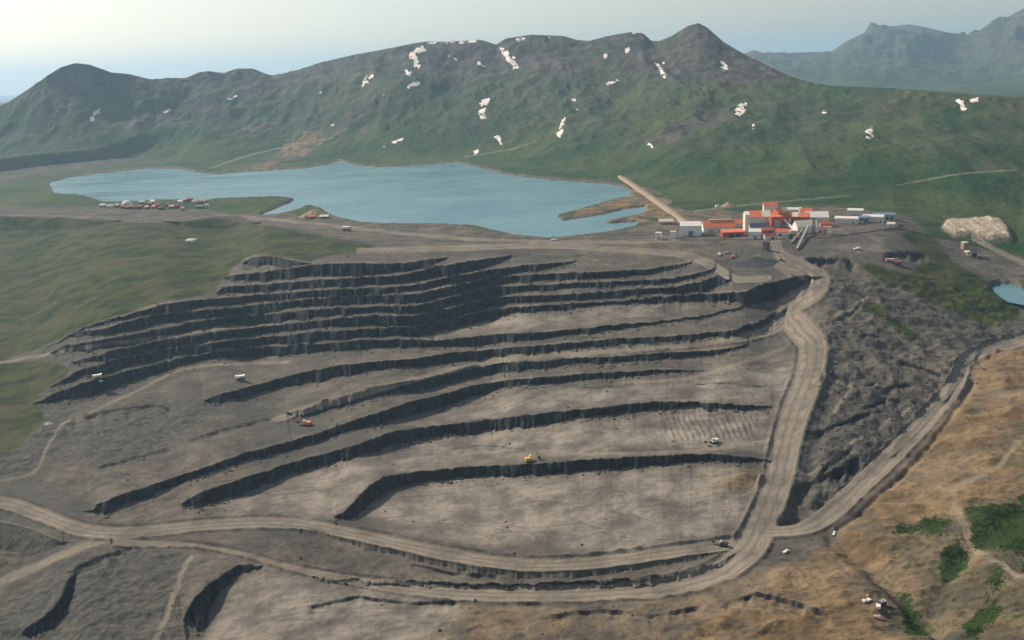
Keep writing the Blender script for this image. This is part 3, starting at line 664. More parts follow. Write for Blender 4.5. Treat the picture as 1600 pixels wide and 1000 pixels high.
# ------------------------------------------------------------------ ground meshes, split by what they are
nv = X.size
VC = np.stack([X, Y, Z], -1).reshape(-1, 3).astype(np.float32)
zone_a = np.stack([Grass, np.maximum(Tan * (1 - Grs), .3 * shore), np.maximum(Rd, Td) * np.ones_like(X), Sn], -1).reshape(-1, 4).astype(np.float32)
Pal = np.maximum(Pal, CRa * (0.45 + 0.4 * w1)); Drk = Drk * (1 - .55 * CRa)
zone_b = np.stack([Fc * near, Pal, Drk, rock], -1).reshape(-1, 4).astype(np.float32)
zone_c = np.stack([Bsh, Qry, isfar[:, None] * np.ones_like(X), np.clip(rd, 0, 1.2)], -1).reshape(-1, 4).astype(np.float32)
idx = np.arange(nv).reshape(NR, nA)
Q = np.stack([idx[:-1, :-1], idx[1:, :-1], idx[1:, 1:], idx[:-1, 1:]], -1).reshape(-1, 4)
# vertex normals of the whole sheet
fn = np.cross(VC[Q[:, 2]] - VC[Q[:, 0]], VC[Q[:, 3]] - VC[Q[:, 1]])
VN = np.zeros((nv, 3), np.float64)
for k in range(4):
    for ax in range(3): VN[:, ax] += np.bincount(Q[:, k], fn[:, ax], nv)
VN /= np.linalg.norm(VN, axis=1, keepdims=True) + 1e-12
if VN[:, 2].mean() < 0: Q = Q[:, ::-1]; VN = -VN

def face_avg(a): return a.reshape(-1)[Q].mean(1)
fF = face_avg(Fc * near); fR = face_avg(Rd * np.ones_like(X)); fG = face_avg(Grs * np.ones_like(X)); fT = face_avg(Tan * np.ones_like(X)); fS = face_avg(Sn)
fX, fY = face_avg(PX), face_avg(PY)
row = np.repeat(np.arange(NR - 1), nA - 1)
fkind = np.full(NR - 1, 9); fkind[:NFAR] = kind; fk = fkind[row]
fidq = FIDa.reshape(-1)[Q].max(1); snq = SnI.reshape(-1)[Q].max(1)
LAB = np.empty(len(Q), dtype=object); LAB[:] = 'pit_floor'
spq = face_avg(spoil)
LAB[(spq > .3)] = 'spoil_ground'
LAB[(fG > .5) & (fk == 9)] = 'grass_hillside'
LAB[(fT > .5) & (fk == 9)] = 'brown_hillside'
LAB[(fY > 905) & (fT <= .5) & (fk == 9)] = 'lower_ground'
LAB[(fk == 9) & (row >= NFAR + NN)] = 'lower_ground'
LAB[(fk == 6)] = 'lake_plain'
LAB[(fk == 5) | (fk == 4)] = 'mountain_range'
LAB[(fk <= 3)] = 'distant_mountains'
LAB[(fR > .5) & ((fk == 9) | (fk == 6))] = 'haul_road'
fm = (fF > .2) & (fidq > 0) & (fk == 9)
for j in range(1, int(FIDa.max()) + 1): LAB[fm & (fidq == j)] = 'bench_face:%d' % j
sm = (fS > .5) & (snq > 0) & (fk == 5)
for j in range(1, len(SNOW) + 1): LAB[sm & (snq == j)] = 'snow_patch:%d' % j

def sheet(name, faces):
    u, inv = np.unique(faces, return_inverse=True); inv = inv.reshape(faces.shape)
    me = bpy.data.meshes.new(name); n = len(faces)
    me.vertices.add(len(u)); me.vertices.foreach_set('co', VC[u].ravel())
    me.loops.add(n * 4); me.loops.foreach_set('vertex_index', inv.ravel().astype(np.int32))
    me.polygons.add(n); me.polygons.foreach_set('loop_start', np.arange(0, n * 4, 4, dtype=np.int32))
    me.update(calc_edges=True)
    me.polygons.foreach_set('use_smooth', np.ones(n, bool))
    for nm, z in (('zone_a', zone_a), ('zone_b', zone_b), ('zone_c', zone_c)):
        at = me.attributes.new(nm, 'FLOAT_COLOR', 'POINT'); at.data.foreach_set('color', z[u].ravel())
    me.materials.append(GROUND)
    me.normals_split_custom_set_from_vertices(VN[u].tolist())
    o = bpy.data.objects.new(name, me); COL.objects.link(o); return o
GND = {}
def by(lab):
    mk = LAB == lab
    return sheet(lab.split(':')[0], Q[mk]) if mk.sum() > 0 else None
for lab in ('pit_floor', 'spoil_ground', 'grass_hillside', 'brown_hillside', 'lower_ground', 'lake_plain', 'mountain_range', 'distant_mountains', 'haul_road'):
    o = by(lab); GND[lab] = o; o['kind'] = 'structure'
labs = set(LAB.tolist())
for j in range(1, int(FIDa.max()) + 1):
    if 'bench_face:%d' % j in labs:
        o = by('bench_face:%d' % j); o.parent = GND['pit_floor'] if j <= len(FACES) else GND['lower_ground']
for j in range(1, len(SNOW) + 1):
    if 'snow_patch:%d' % j in labs: by('snow_patch:%d' % j).parent = GND['mountain_range']

# ------------------------------------------------------------------ picking points on the ground
def pick(px, py):
    a, t = at_pix(px, py); a = float(a); t = float(t)
    c = int(np.clip(np.searchsorted(A, a), 1, nA - 1)); f = (a - A[c - 1]) / (A[c] - A[c - 1])
    yy = Y[:, c - 1] * (1 - f) + Y[:, c] * f; zz = Z[:, c - 1] * (1 - f) + Z[:, c] * f
    tv = (HC - zz) / np.maximum(yy, 30)
    last = NFAR + NN - 1
    for i in range(last, 0, -1):
        if tv[i - 1] <= t:
            u = (tv[i] - t) / max(tv[i] - tv[i - 1], 1e-9); y = yy[i] + (yy[i - 1] - yy[i]) * u; z = zz[i] + (zz[i - 1] - zz[i]) * u
            return Vector((a * y, y, z))
    return Vector((a * yy[1], yy[1], zz[1]))
def ground_z(x, y):
    a = x / y; c = int(np.clip(np.searchsorted(A, a), 1, nA - 1)); f = (a - A[c - 1]) / (A[c] - A[c - 1])
    yy = Y[:NFAR + NN, c - 1] * (1 - f) + Y[:NFAR + NN, c] * f; zz = Z[:NFAR + NN, c - 1] * (1 - f) + Z[:NFAR + NN, c] * f
    return float(np.interp(y, yy[::-1], zz[::-1]))

# ------------------------------------------------------------------ water
def water_mat():
    g = G('lake_water')
    n = g.noise(.02, 4, .6, 0, None, (1, 2.2, 1))
    col = g.mix(g.ramp(g.noise(.004, 4, .6), .35, .65), (.085, .200, .235), (.125, .26, .285))
    b = g.math('ADD', g.noise(.25, 4, .6), g.math('MULTIPLY', n, 2.))
    w_ = g.noise(.006, 4, .6, 1., None, (.5, 2.5, 1))
    col = g.mix(g.ramp(w_, .48, .66, 0, .15), col, (.13, .25, .275))
    return g.done(col, g.ramp(w_, .4, .65, .24, .36), b, .12, .5, .35)
WATER = water_mat()
def dilate(pts, d):
    p = np.array(pts, float); n = len(p); s = sum(p[i - 1][0] * p[i][1] - p[i][0] * p[i - 1][1] for i in range(n)); s = 1 if s > 0 else -1
    out = []
    for i in range(n):
        tg = p[(i + 1) % n] - p[i - 1]; tg /= np.linalg.norm(tg) + 1e-9
        out.append(p[i] + s * d * np.array([tg[1], -tg[0]]))
    return np.array(out)
def water(name, outline, z):
    ax, ay = on_plane(outline[:, 0], outline[:, 1], z)
    bm = bmesh.new(); vs = [bm.verts.new((x, y, z)) for x, y in zip(ax, ay)]
    f = bm.faces.new(vs); bmesh.ops.triangulate(bm, faces=[f])
    bmesh.ops.recalc_face_normals(bm, faces=bm.faces)
    if sum(f.normal.z for f in bm.faces) < 0: bmesh.ops.reverse_faces(bm, faces=bm.faces)
    me = bpy.data.meshes.new(name); bm.to_mesh(me); bm.free(); me.materials.append(WATER)
    o = bpy.data.objects.new(name, me); COL.objects.link(o); o['kind'] = 'structure'; return o
SHELL = [(68,285),(108,271),(150,265),(230,258),(280,258),(340,266),(400,262),(470,258),(515,250),(530,245),(548,251),(600,256),(660,252),(712,248),(765,259),(805,268),(850,274),(920,279),(965,282),(984,286),(1025,316),(1014,345),(1000,357),(945,364),
         (890,370),(850,372),(800,368),(770,361),(735,354),(690,351),(600,351),(540,347),(510,337),(490,325),(470,330),(440,336),(395,338),(340,318),(250,314),(190,317),(155,317),(120,305),(80,303)]
water('lake', np.array(SHELL, float), 0.0)

# ------------------------------------------------------------------ materials for built things
def mat(name, col, rough=.6, metal=0., var=.18, scale=.6, spec=.3):
    g = G(name); d = tuple(c * (1 - var) for c in col); e = tuple(min(c * (1 + var * .6), .95) for c in col)
    c = g.mix(g.ramp(g.noise(scale, 4, .6), .3, .7), d, e)
    c = g.mix(g.ramp(g.noise(scale * .3, 5, .7, 0, None, (1, 1, .3)), .55, .75, 0, .35), c, tuple(x * .55 + .03 for x in col))
    g.b.inputs['Metallic'].default_value = metal
    return g.done(c, rough, None, spec=spec)
M_ = dict(white=mat('white_sheet_metal', (.78, .75, .68)), cream=mat('cream_sheet_metal', (.72, .66, .52)), orange=mat('orange_sheet_roof', (.72, .20, .095)), red=mat('red_painted_metal', (.42, .085, .060)),
          blue=mat('blue_grey_sheet', (.16, .22, .30)), dark=mat('dark_opening', (.02, .022, .028)), grey=mat('grey_sheet_metal', (.34, .34, .34)), steel=mat('dark_steel', (.06, .058, .055), .5),
          brown=mat('red_brown_timber', (.27, .10, .075)), pink=mat('faded_pink_board', (.52, .33, .28)), yellow=mat('machine_yellow', (.62, .38, .06)), tyre=mat('black_rubber', (.02, .02, .02), .8),
          glass=mat('window_glass', (.03, .04, .05), .15), purple=mat('slate_blue_roof', (.075, .075, .15)), gravel=mat('crushed_ore', (.075, .075, .077), .95, 0, .35, .3, .1), tan=mat('tan_gravel', (.36, .27, .18), .95, 0, .3, .2, .1),
          roadgrey=mat('packed_gravel', (.33, .28, .215), .95, 0, .25, .4, .1), rock=mat('white_rock', (.72, .64, .52), .9, 0, .2, .3, .1))
def obj(name, bm, material, parent=None, smooth=False):
    me = bpy.data.meshes.new(name); bmesh.ops.recalc_face_normals(bm, faces=bm.faces); bm.to_mesh(me); bm.free()
    me.materials.append(material)
    if smooth: me.polygons.foreach_set('use_smooth', np.ones(len(me.polygons), bool))
    o = bpy.data.objects.new(name, me); COL.objects.link(o)
    if parent: o.parent = parent
    return o
def thing(name, label, cat, loc, rz=0, group=None):
    o = bpy.data.objects.new(name, None); COL.objects.link(o); o.empty_display_size = 1
    o.location = loc; o.rotation_euler = (0, 0, rz); o['label'] = label; o['category'] = cat
    if group: o['group'] = group
    return o
def tag(o, label, cat, group=None):
    o['label'] = label; o['category'] = cat
    if group: o['group'] = group
    return o
def box(bm, x0, x1, y0, y1, z0, z1):
    v = [bm.verts.new(p) for p in ((x0,y0,z0),(x1,y0,z0),(x1,y1,z0),(x0,y1,z0),(x0,y0,z1),(x1,y0,z1),(x1,y1,z1),(x0,y1,z1))]
    for f in ((3,2,1,0),(4,5,6,7),(0,1,5,4),(1,2,6,5),(2,3,7,6),(3,0,4,7)): bm.faces.new([v[i] for i in f])
def bar(bm, p, q, r, n=6):
    p, q = Vector(p), Vector(q); d = q - p
    res = bmesh.ops.create_cone(bm, cap_ends=True, segments=n, radius1=r, radius2=r, depth=d.length)
    mt = Matrix.Translation((p + q) / 2) @ d.to_track_quat('Z', 'Y').to_matrix().to_4x4()
    bmesh.ops.transform(bm, matrix=mt, verts=res['verts'])
def prism(bm, prof, x0, x1):                     # profile in (y,z) swept along x
    a = [bm.verts.new((x0, y, z)) for y, z in prof]; b = [bm.verts.new((x1, y, z)) for y, z in prof]; n = len(prof)
    bm.faces.new(a[::-1]); bm.faces.new(b)
    for i in range(n): bm.faces.new((a[i], a[(i + 1) % n], b[(i + 1) % n], b[i]))
def drum(bm, c, r, h, n=16, r2=None):
    res = bmesh.ops.create_cone(bm, cap_ends=True, segments=n, radius1=r, radius2=r if r2 is None else r2, depth=h)
    bmesh.ops.translate(bm, vec=(c[0], c[1], c[2] + h / 2), verts=res['verts'])

def gable(name, label, cat, px, py, L, W, H, rise, rz, wall='white', roof='orange', group=None, doors=(), wins=0, ridge=None, stripe=None, shed=False, zoff=0):
    """building with its front edge centre standing at the pixel's ground point; x along the ridge"""
    p = pick(px, py); rz = R(rz)
    c = p + Vector((-math.sin(rz) * W / 2, math.cos(rz) * W / 2, 0))
    z = min(p.z, ground_z(c.x, c.y)) + zoff
    t = thing(name, label, cat, (c.x, c.y, z - .6), rz, group)
    H += .6
    bm = bmesh.new()
    if shed: prism(bm, [(-W/2, -2), (W/2, -2), (W/2, H + rise), (-W/2, H)], -L/2, L/2)
    else: prism(bm, [(-W/2, -2), (W/2, -2), (W/2, H), (0, H + rise), (-W/2, H)], -L/2, L/2)
    obj('wall', bm, M_[wall], t)
    e = .5; th = .35; bm = bmesh.new(); s = rise / (W / 2)
    if shed:
        s = rise / W
        prism(bm, [(-W/2 - e, H - e*s + .05), (W/2 + e, H + rise + e*s + .05), (W/2 + e, H + rise + e*s + th), (-W/2 - e, H - e*s + th)], -L/2 - e, L/2 + e)
    else: prism(bm, [(-W/2 - e, H - e*s + .05), (0, H + rise + .05), (W/2 + e, H - e*s + .05), (W/2 + e, H - e*s + th), (0, H + rise + th), (-W/2 - e, H - e*s + th)], -L/2 - e, L/2 + e)
    rf = obj('roof', bm, M_[roof], t)
    if ridge:
        bm = bmesh.new(); box(bm, -L*.3, L*.44, -W*.06, W*.06, H + rise + .1, H + rise + 1.6); obj('ridge_vent', bm, M_[ridge], rf)
    if stripe:                                    # panel of another sheet on the front roof slope
        x0, x1, m2 = stripe; bm = bmesh.new(); hh = lambda y: H + rise * (1 - abs(y) / (W / 2)) + th + .04
        prism(bm, [(-W/2 + .2, hh(-W/2 + .2)), (-.2, hh(-.2)), (-.2, hh(-.2) + .1), (-W/2 + .2, hh(-W/2 + .2) + .1)], -L/2 + L * x0, -L/2 + L * x1); obj('roof_panel', bm, M_[m2], rf)
    for (dx, dw, dh, m2) in doors:
        bm = bmesh.new(); box(bm, dx * L / 2 - dw / 2, dx * L / 2 + dw / 2, -W/2 - .25, -W/2 + .1, .3, .6 + dh); obj('door', bm, M_[m2], t)
    for i in range(wins):
        x = -L/2 + L * (i + .5) / wins; bm = bmesh.new(); box(bm, x - .9, x + .9, -W/2 - .12, -W/2 + .1, H * .45, H * .45 + 1.4); obj('window', bm, M_['glass'], t)
    return t
def block(name, label, cat, px, py, L, W, H, rz, wall, top=None, group=None, doors=()):
    p = pick(px, py); rz = R(rz); c = p + Vector((-math.sin(rz) * W / 2, math.cos(rz) * W / 2, 0))
    z = min(p.z, ground_z(c.x, c.y))
    t = thing(name, label, cat, (c.x, c.y, z - .6), rz, group); H += .6
    bm = bmesh.new(); box(bm, -L/2, L/2, -W/2, W/2, -2, H); obj('wall', bm, M_[wall], t)
    bm = bmesh.new(); box(bm, -L/2 - .3, L/2 + .3, -W/2 - .3, W/2 + .3, H, H + .5); box(bm, -L*.2, -L*.05, -W*.1, W*.15, H + .5, H + 1.5); obj('roof', bm, M_[top or wall], t)
    for (dx, dw, dh, m2) in doors:
        bm = bmesh.new(); box(bm, dx * L / 2 - dw / 2, dx * L / 2 + dw / 2, -W/2 - .2, -W/2 + .1, .3, .6 + dh); obj('door', bm, M_[m2], t)
    return t

# ------------------------------------------------------------------ mill at the end of the lake
MG = 'buildings of the orange roofed mill'
gable('service_shed', 'long cream shed with round-shouldered roof at the lake end of the mill', 'shed', 1041, 351, 27, 12, 6, 4, -6, 'pink', 'cream', MG, [(0, 5, 3, 'dark'), (.6, 4, 3, 'dark')])
block('storage_tank_house', 'small cream cube building leftmost of the mill', 'shed', 1028, 374, 10, 9, 11, -22, 'cream', 'white', MG, [(.2, 3, 3, 'dark')])
block('storage_tank_house', 'small pale pink cube building beside the big white workshop', 'shed', 1051, 373, 9, 9, 12, -22, 'white', 'cream', MG, [(-.3, 3, 3, 'grey')])
gable('workshop', 'large white workshop with a big blue door, left of the orange roof', 'building', 1079, 369, 36, 26, 18, 6, -10, 'white', 'white', MG, [(.02, 8, 9, 'blue'), (-.5, 4, 5, 'cream')])
gable('machine_hall', 'long hall with bright orange roof and a cream ridge', 'building', 1124, 362, 56, 26, 8, 11, -4, 'white', 'orange', MG, [(-.5, 6, 4, 'grey'), (.1, 6, 4, 'grey')], 8, ridge='cream')
gable('lean_to', 'low open orange shed in front of the long orange hall', 'shed', 1146, 370, 38, 14, 8, 3, 3, 'red', 'orange', MG, [(-.2, 8, 5, 'dark'), (.45, 8, 5, 'dark')], shed=True, stripe=None)
gable('crusher_house', 'tall white gabled tower house with orange trim at the left of the main mill', 'building', 1167, 368, 7, 22, 36, 4, -4, 'cream', 'white', MG, [(0, 3, 5, 'orange')])
gable('main_mill', 'main mill with broad orange roof and pale sheets', 'building', 1186, 357, 44, 30, 20, 10, -5, 'cream', 'orange', MG, [(-.3, 10, 6, 'red'), (.3, 10, 6, 'red')], 0, stripe=(.62, .98, 'cream'))
gable('grinding_hall', 'dark slate roofed hall in the middle of the mill', 'building', 1187, 361, 34, 15, 7, 6, -5, 'white', 'purple', MG, [(.2, 6, 4, 'grey')], 0)
block('headframe_block', 'tall orange block with a grey panel front at the middle of the mill', 'building', 1214, 359, 21, 16, 23, 4, 'red', 'orange', MG, [(.05, 10, 17, 'grey')])
gable('ore_bin_house', 'high orange gabled bin house rising behind the tall orange block', 'building', 1224, 350, 26, 18, 22, 7, 30, 'orange', 'orange', MG, [(.1, 6, 6, 'red')], 0, stripe=(.55, .95, 'cream'))
gable('office_block', 'white and blue office with hipped front below the slate roof', 'building', 1179, 373, 20, 14, 12, 4, -16, 'white', 'white', MG, [(.1, 5, 4, 'blue')], 5)
gable('pump_house', 'upper of two small red gabled houses in front of the mill', 'building', 1200, 365, 22, 10, 6, 4, 8, 'red', 'orange', MG, [(.2, 5, 4, 'dark')])
gable('pump_house', 'lower of two small red gabled houses in front of the mill', 'building', 1204, 374, 20, 10, 6, 4, 8, 'cream', 'red', MG, [(.4, 5, 4, 'dark')])
gable('transfer_house', 'orange gabled house with red end wall right of the bin house', 'building', 1249, 350, 30, 18, 13, 7, -24, 'red', 'orange', MG, [(.3, 5, 5, 'dark')], 0, stripe=(.05, .4, 'cream'))
gable('concentrate_store', 'broad white gabled concentrate store on the far right of the mill', 'building', 1277, 348, 40, 26, 10, 9, -10, 'cream', 'white', MG, [(-.4, 5, 5, 'grey')])
gable('warehouse', 'white gabled warehouse behind the dark steel tower', 'building', 1262, 364, 38, 22, 12, 9, 6, 'white', 'cream', MG, [(.5, 6, 5, 'cream')], 5)
gable('pipe_shop', 'low shed with faded red roof right of the white warehouse', 'shed', 1292, 355, 22, 12, 6, 3, -8, 'pink', 'red', MG)
block('paint_store', 'orange and white little block at the right end of the mill', 'shed', 1292, 366, 14, 9, 12, -24, 'white', 'orange', MG, [(-.45, 6, 9, 'orange')])
gable('fitting_shop', 'small white building with grey roof behind the orange transfer house', 'building', 1240, 334, 30, 12, 8, 4, -14, 'cream', 'white', MG)
gable('filter_house', 'orange roofed house squeezed between the tall cream tower house and the long hall', 'building', 1156, 358, 18, 16, 10, 6, -4, 'cream', 'orange', MG, [(.2, 4, 4, 'dark')])
gable('reagent_store', 'bright orange roofed store in front of the tall orange block', 'building', 1222, 369, 22, 12, 7, 5, -14, 'white', 'orange', MG, [(-.3, 4, 4, 'dark')])
gable('switch_house', 'orange roofed house between the transfer house and the concentrate store', 'building', 1259, 341, 22, 14, 13, 5, -10, 'white', 'orange', MG, [(.2, 4, 4, 'dark')])
gable('boiler_house', 'tall white boiler house with orange roof behind the slate roof', 'building', 1204, 340, 26, 16, 22, 7, -6, 'white', 'orange', MG, [(.2, 4, 4, 'dark')])
block('lamp_room', 'low white flat roofed block right of the reagent store', 'building', 1240, 367, 14, 9, 7, -14, 'white', 'white', MG, [(.2, 3, 3, 'orange')])
gable('gate_house', 'tiny white hut alone on the dirt behind the mill', 'hut', 1121, 324, 7, 5, 3.5, 1.5, 10, 'white', 'white')
# bunkhouses on the hill brow
BG = 'long bunkhouses on the brow right of the mill'
gable('bunkhouse', 'nearest white bunkhouse with end painted blue-grey as shade on the hill brow', 'building', 1322, 349, 40, 13, 9, 3, -24, 'white', 'white', BG, [(.6, 2, 3, 'dark')], 9)
gable('bunkhouse', 'blue-grey block painting the shaded right end of the nearest bunkhouse', 'building', 1349, 348, 14, 20, 9, 3, -24, 'blue', 'blue', BG, [(-.2, 3, 3, 'white')], 3)  # block coloured blue-grey to stand for the end wall in shade
gable('bunkhouse', 'farthest white bunkhouse behind the other two', 'building', 1336, 335, 28, 11, 8, 3, -24, 'white', 'white', BG, wins=6)
gable('bunkhouse', 'middle white bunkhouse with pale walls next to the blue roof', 'building', 1364, 347, 36, 13, 10, 3, -24, 'white', 'white', BG, [(.7, 2, 3, 'dark')], 9)
gable('bunkhouse', 'blue roofed bunkhouse with dark openings at the right end of the row', 'building', 1381, 343, 38, 14, 9, 3, -24, 'grey', 'blue', BG, [(.3, 4, 5, 'dark'), (.7, 4, 5, 'dark')], 0)
gable('tool_shed', 'small white shed below the blue roofed bunkhouse', 'shed', 1392, 354, 13, 7, 5, 2, -20, 'white', 'white', None, [(.2, 3, 3, 'grey')])
gable('tool_shed', 'low brown shed beside the small white shed on the brow', 'shed', 1407, 354, 9, 6, 3, 1.5, -10, 'brown', 'steel')
# steel tower and conveyors
def lattice_tower(name, label, cat, px, py, h, w, m2='steel', group=None):
    p = pick(px, py); t = thing(name, label, cat, p, R(20), group)
    for sx in (-1, 1):
        for sy in (-1, 1):
            bm = bmesh.new(); bar(bm, (sx*w, sy*w, -1), (sx*w*.45, sy*w*.45, h), max(.35, w*.16)); obj('leg', bm, M_[m2], t)
    bm = bmesh.new(); n = 5
    for i in range(n):
        z0, z1_ = h*i/n, h*(i+1)/n; a, b = w*(1 - .55*i/n), w*(1 - .55*(i+1)/n)
        for q in range(4):
            s0 = [(-1,-1),(1,-1),(1,1),(-1,1)][q]; s1 = [(-1,-1),(1,-1),(1,1),(-1,1)][(q+1) % 4]
            bar(bm, (s0[0]*a, s0[1]*a, z0), (s1[0]*b, s1[1]*b, z1_), max(.2, w*.09), 4); bar(bm, (s0[0]*b, s0[1]*b, z1_), (s1[0]*b, s1[1]*b, z1_), max(.2, w*.09), 4)
    obj('bracing', bm, M_[m2], t)
    bm = bmesh.new(); box(bm, -w*.6, w*.6, -w*.6, w*.6, h, h + w*.9); obj('top_platform', bm, M_[m2], t)
    return t
lattice_tower('steel_tower', 'dark narrow steel tower standing in front of the white warehouse', 'tower', 1271, 366, 26, 2.4)
def conveyor(label, pa, za, pb, zb_, w, wall, roof):
    a, b = pick(*pa), pick(*pb); a = a + Vector((0, 0, za)); b = b + Vector((0, 0, zb_)); d = b - a; L = d.length
    t = thing('conveyor', label, 'conveyor', a, 0, 'conveyors of the mill'); q = d.to_track_quat('X', 'Z'); t.rotation_euler = q.to_euler()
    bm = bmesh.new(); box(bm, 0, L, -w/2, w/2, 0, w*.8); obj('gallery', bm, M_[wall], t)
    bm = bmesh.new(); box(bm, 0, L, -w/2 - .2, w/2 + .2, w*.8, w*.8 + .3); obj('roof', bm, M_[roof], t)
    iv = q.inverted()
    for u in (.25, .55, .85):
        top = iv @ (d * u); g0 = a + d * u; gz = ground_z(g0.x, g0.y); ft = iv @ Vector((d.x*u, d.y*u, gz - a.z - 1))
        if g0.z - gz < 1: continue
        bm = bmesh.new(); bar(bm, top + Vector((0, w*.3, 0)), ft + Vector((0, w*.8, 0)), .35); bar(bm, top - Vector((0, w*.3, 0)), ft - Vector((0, w*.8, 0)), .35); obj('trestle', bm, M_['steel'], t)
conveyor('short white sloping conveyor gallery right of the grey panelled block', (1241, 362), 2, (1224, 357), 14, 3.4, 'white', 'white')
conveyor('long tan conveyor running down from the warehouse to the road', (1245, 391), 1, (1262, 365), 12, 2.6, 'tan', 'grey')
conveyor('thin conveyor crossing beside the steel tower down to the ore yard', (1236, 381), 1, (1254, 366), 8, 1.8, 'tan', 'tan')
block('hopper', 'dark square feed hopper standing in front of the mill yard', 'hopper', 1236, 373, 6, 6, 7, 10, 'steel', 'steel')
# dark drift opening on the road below the mill
block('portal', 'black upright portal box at the roadside below the mill', 'portal', 1200, 392, 6, 9, 13, 35, 'steel', 'dark')

# ------------------------------------------------------------------ dam
def dam():
    p = [on_plane(x, y, 7.0) for x, y in ((968, 274), (1000, 296), (1035, 320), (1072, 347))]
    bm = bmesh.new(); prev = None
    t = None
    prof = [(-26, -5), (-4, 7), (4, 7), (34, -3)]
    pts = [Vector((float(x), float(y), 0)) for x, y in p]
    for i, q in enumerate(pts):
        d = (pts[min(i + 1, 3)] - pts[max(i - 1, 0)]).normalized(); n = Vector((-d.y, d.x, 0))
        if n.x < 0: n = -n
        cur = [bm.verts.new(q + n * u + Vector((0, 0, z))) for u, z in prof]
        if prev:
            for k in range(3): bm.faces.new((prev[k], prev[k + 1], cur[k + 1], cur[k]))
            bm.faces.new((prev[3], prev[0], cur[0], cur[3]))
        else: bm.faces.new(cur)
        prev = cur
    bm.faces.new(prev)
    o = obj('dam', bm, M_['tan']); o['kind'] = 'structure'
    bm = bmesh.new(); prev = None
    for i, q in enumerate(pts):
        d = (pts[min(i + 1, 3)] - pts[max(i - 1, 0)]).normalized(); n = Vector((-d.y, d.x, 0))
        cur = [bm.verts.new(q + n * u + Vector((0, 0, 7.05 + (.25 if abs(u) < 3 else 0)))) for u in (-3.0, -2.4, 2.4, 3.0)]
        if prev:
            for k in range(3): bm.faces.new((prev[k], prev[k + 1], cur[k + 1], cur[k]))
        prev = cur
    obj('crest_road', bm, M_['roadgrey'], o)
dam()

# ------------------------------------------------------------------ lakeside camp
CG = 'huts of the lakeside camp'
def dome(px, py):
    p = pick(px, py); t = thing('dome_tent', 'large white rounded dome at the lake edge of the camp', 'dome', p, 0)
    bm = bmesh.new(); bmesh.ops.create_uvsphere(bm, u_segments=20, v_segments=12, radius=1)
    for v in bm.verts: v.co = Vector((v.co.x * 15, v.co.y * 9, max(v.co.z, -.1) * 12))
    obj('shell', bm, M_['white'], t, True)
    bm = bmesh.new(); box(bm, -3, 3, -9.2, -7.5, 0, 5); obj('doorway', bm, M_['grey'], t)
dome(199, 321)
camp = [(160,324,14,'pink','white','long pale hut at the left end of the camp'),(172,325,16,'cream','cream','cream hut second from the left end of the camp'),(183,324,10,'brown','pink','small brown hut between the cream hut and the dome'),
 (192,326,10,'brown','red','red-brown hut directly below the white dome'),(199,327,9,'brown','brown','dark brown hut below the dome, right of the red one'),(205,326,9,'red','brown','red hut right under the dome edge'),
 (212,327,9,'brown','red','narrow red roofed hut in the middle of the front row'),(219,326,10,'brown','brown','brown hut below the tall pink building'),(222,319,14,'pink','white','tall pink building with white roof right of the dome'),
 (229,327,9,'red','pink','pink roofed hut right of the tall building'),(234,321,9,'brown','brown','small brown hut behind the pink roofed one'),(238,318,12,'white','cream','white building behind the middle of the camp'),
 (240,326,10,'red','orange','bright red hut in front of the white building'),(247,323,9,'brown','red','red roofed hut right of the white building'),(251,328,10,'steel','steel','black low hut at the middle of the front row'),
 (262,322,12,'pink','brown','brown roofed hut left of the right cluster'),(268,326,14,'brown','pink','long brown hut in the right cluster'),(277,325,10,'red','brown','dark red hut next to the long brown hut'),
 (281,318,12,'cream','white','white roofed hut at the back of the right cluster'),(288,316,10,'brown','pink','pink hut behind the right cluster near the water'),(297,314,14,'red','pink','long rose hut along the water'),
 (304,318,12,'cream','cream','cream hut below the long rose hut'),(311,319,12,'red','red','deep red hut near the right end'),(318,317,12,'pink','pink','faded pink hut at the right end of the camp'),
 (312,326,18,'blue','blue','long blue-grey hut at the right end of the camp'),(323,324,10,'white','pink','pale hut beside the long blue-grey hut'),(285,329,8,'pink','pink','small pink hut alone below the right cluster')]
for x, y, L, w, r, lab in camp:
    gable('camp_hut', lab, 'hut', x, y, L, 8.5, 5.5, 3, random.choice((-12, -4, 0, 8)), w, r, CG, [(random.choice((-.4, .3)), 2, 2.6, 'dark')])
# barge landing on the shore road
def heap(name, label, cat, px, py, r, h, m2, sq=1., seed=1, kind=None):
    p = pick(px, py); bm = bmesh.new(); n, k = 40, 12; rings = []
    for j in range(k + 1):
        u = j / k; ring = []
        for i in range(n):
            an = 2 * math.pi * i / n
            rad = r * u * (1 + .12 * float(noise(math.cos(an) * 2 + seed, math.sin(an) * 2, seed)))
            x, y = math.cos(an) * rad, math.sin(an) * rad * sq
            gz = ground_z(p.x + x, p.y + y) - p.z
            z = gz + h * (1 - u) ** .85 - .8 * u + .06 * h * float(noise(x / r * 6 + seed, y / r * 6, seed + 3)) * (1 - u)
            ring.append(bm.verts.new((x, y, z)))
            if j == 0: break
        rings.append(ring)
    for j in range(1, k + 1):
        for i in range(n):
            a, b = rings[j][i], rings[j][(i + 1) % n]
            if j == 1: bm.faces.new((rings[0][0], a, b))
            else: bm.faces.new((rings[j-1][i], a, b, rings[j-1][(i + 1) % n]))
    o = obj(name, bm, M_[m2], None, True); o.location = p
    tag(o, label, cat); return o
heap('gravel_heap', 'pink-tan gravel heap on the lake shore left of the road', 'heap', 492, 338, 34, 17, 'tan', .7, 3)
heap('ore_heap', 'dark grey low ore heap on the yard below the mill', 'heap', 1177, 409, 40, 8, 'gravel', .8, 5)
heap('gravel_heap', 'small pale gravel heap behind the mill huts', 'heap', 1138, 322, 17, 9, 'tan', .8, 8)
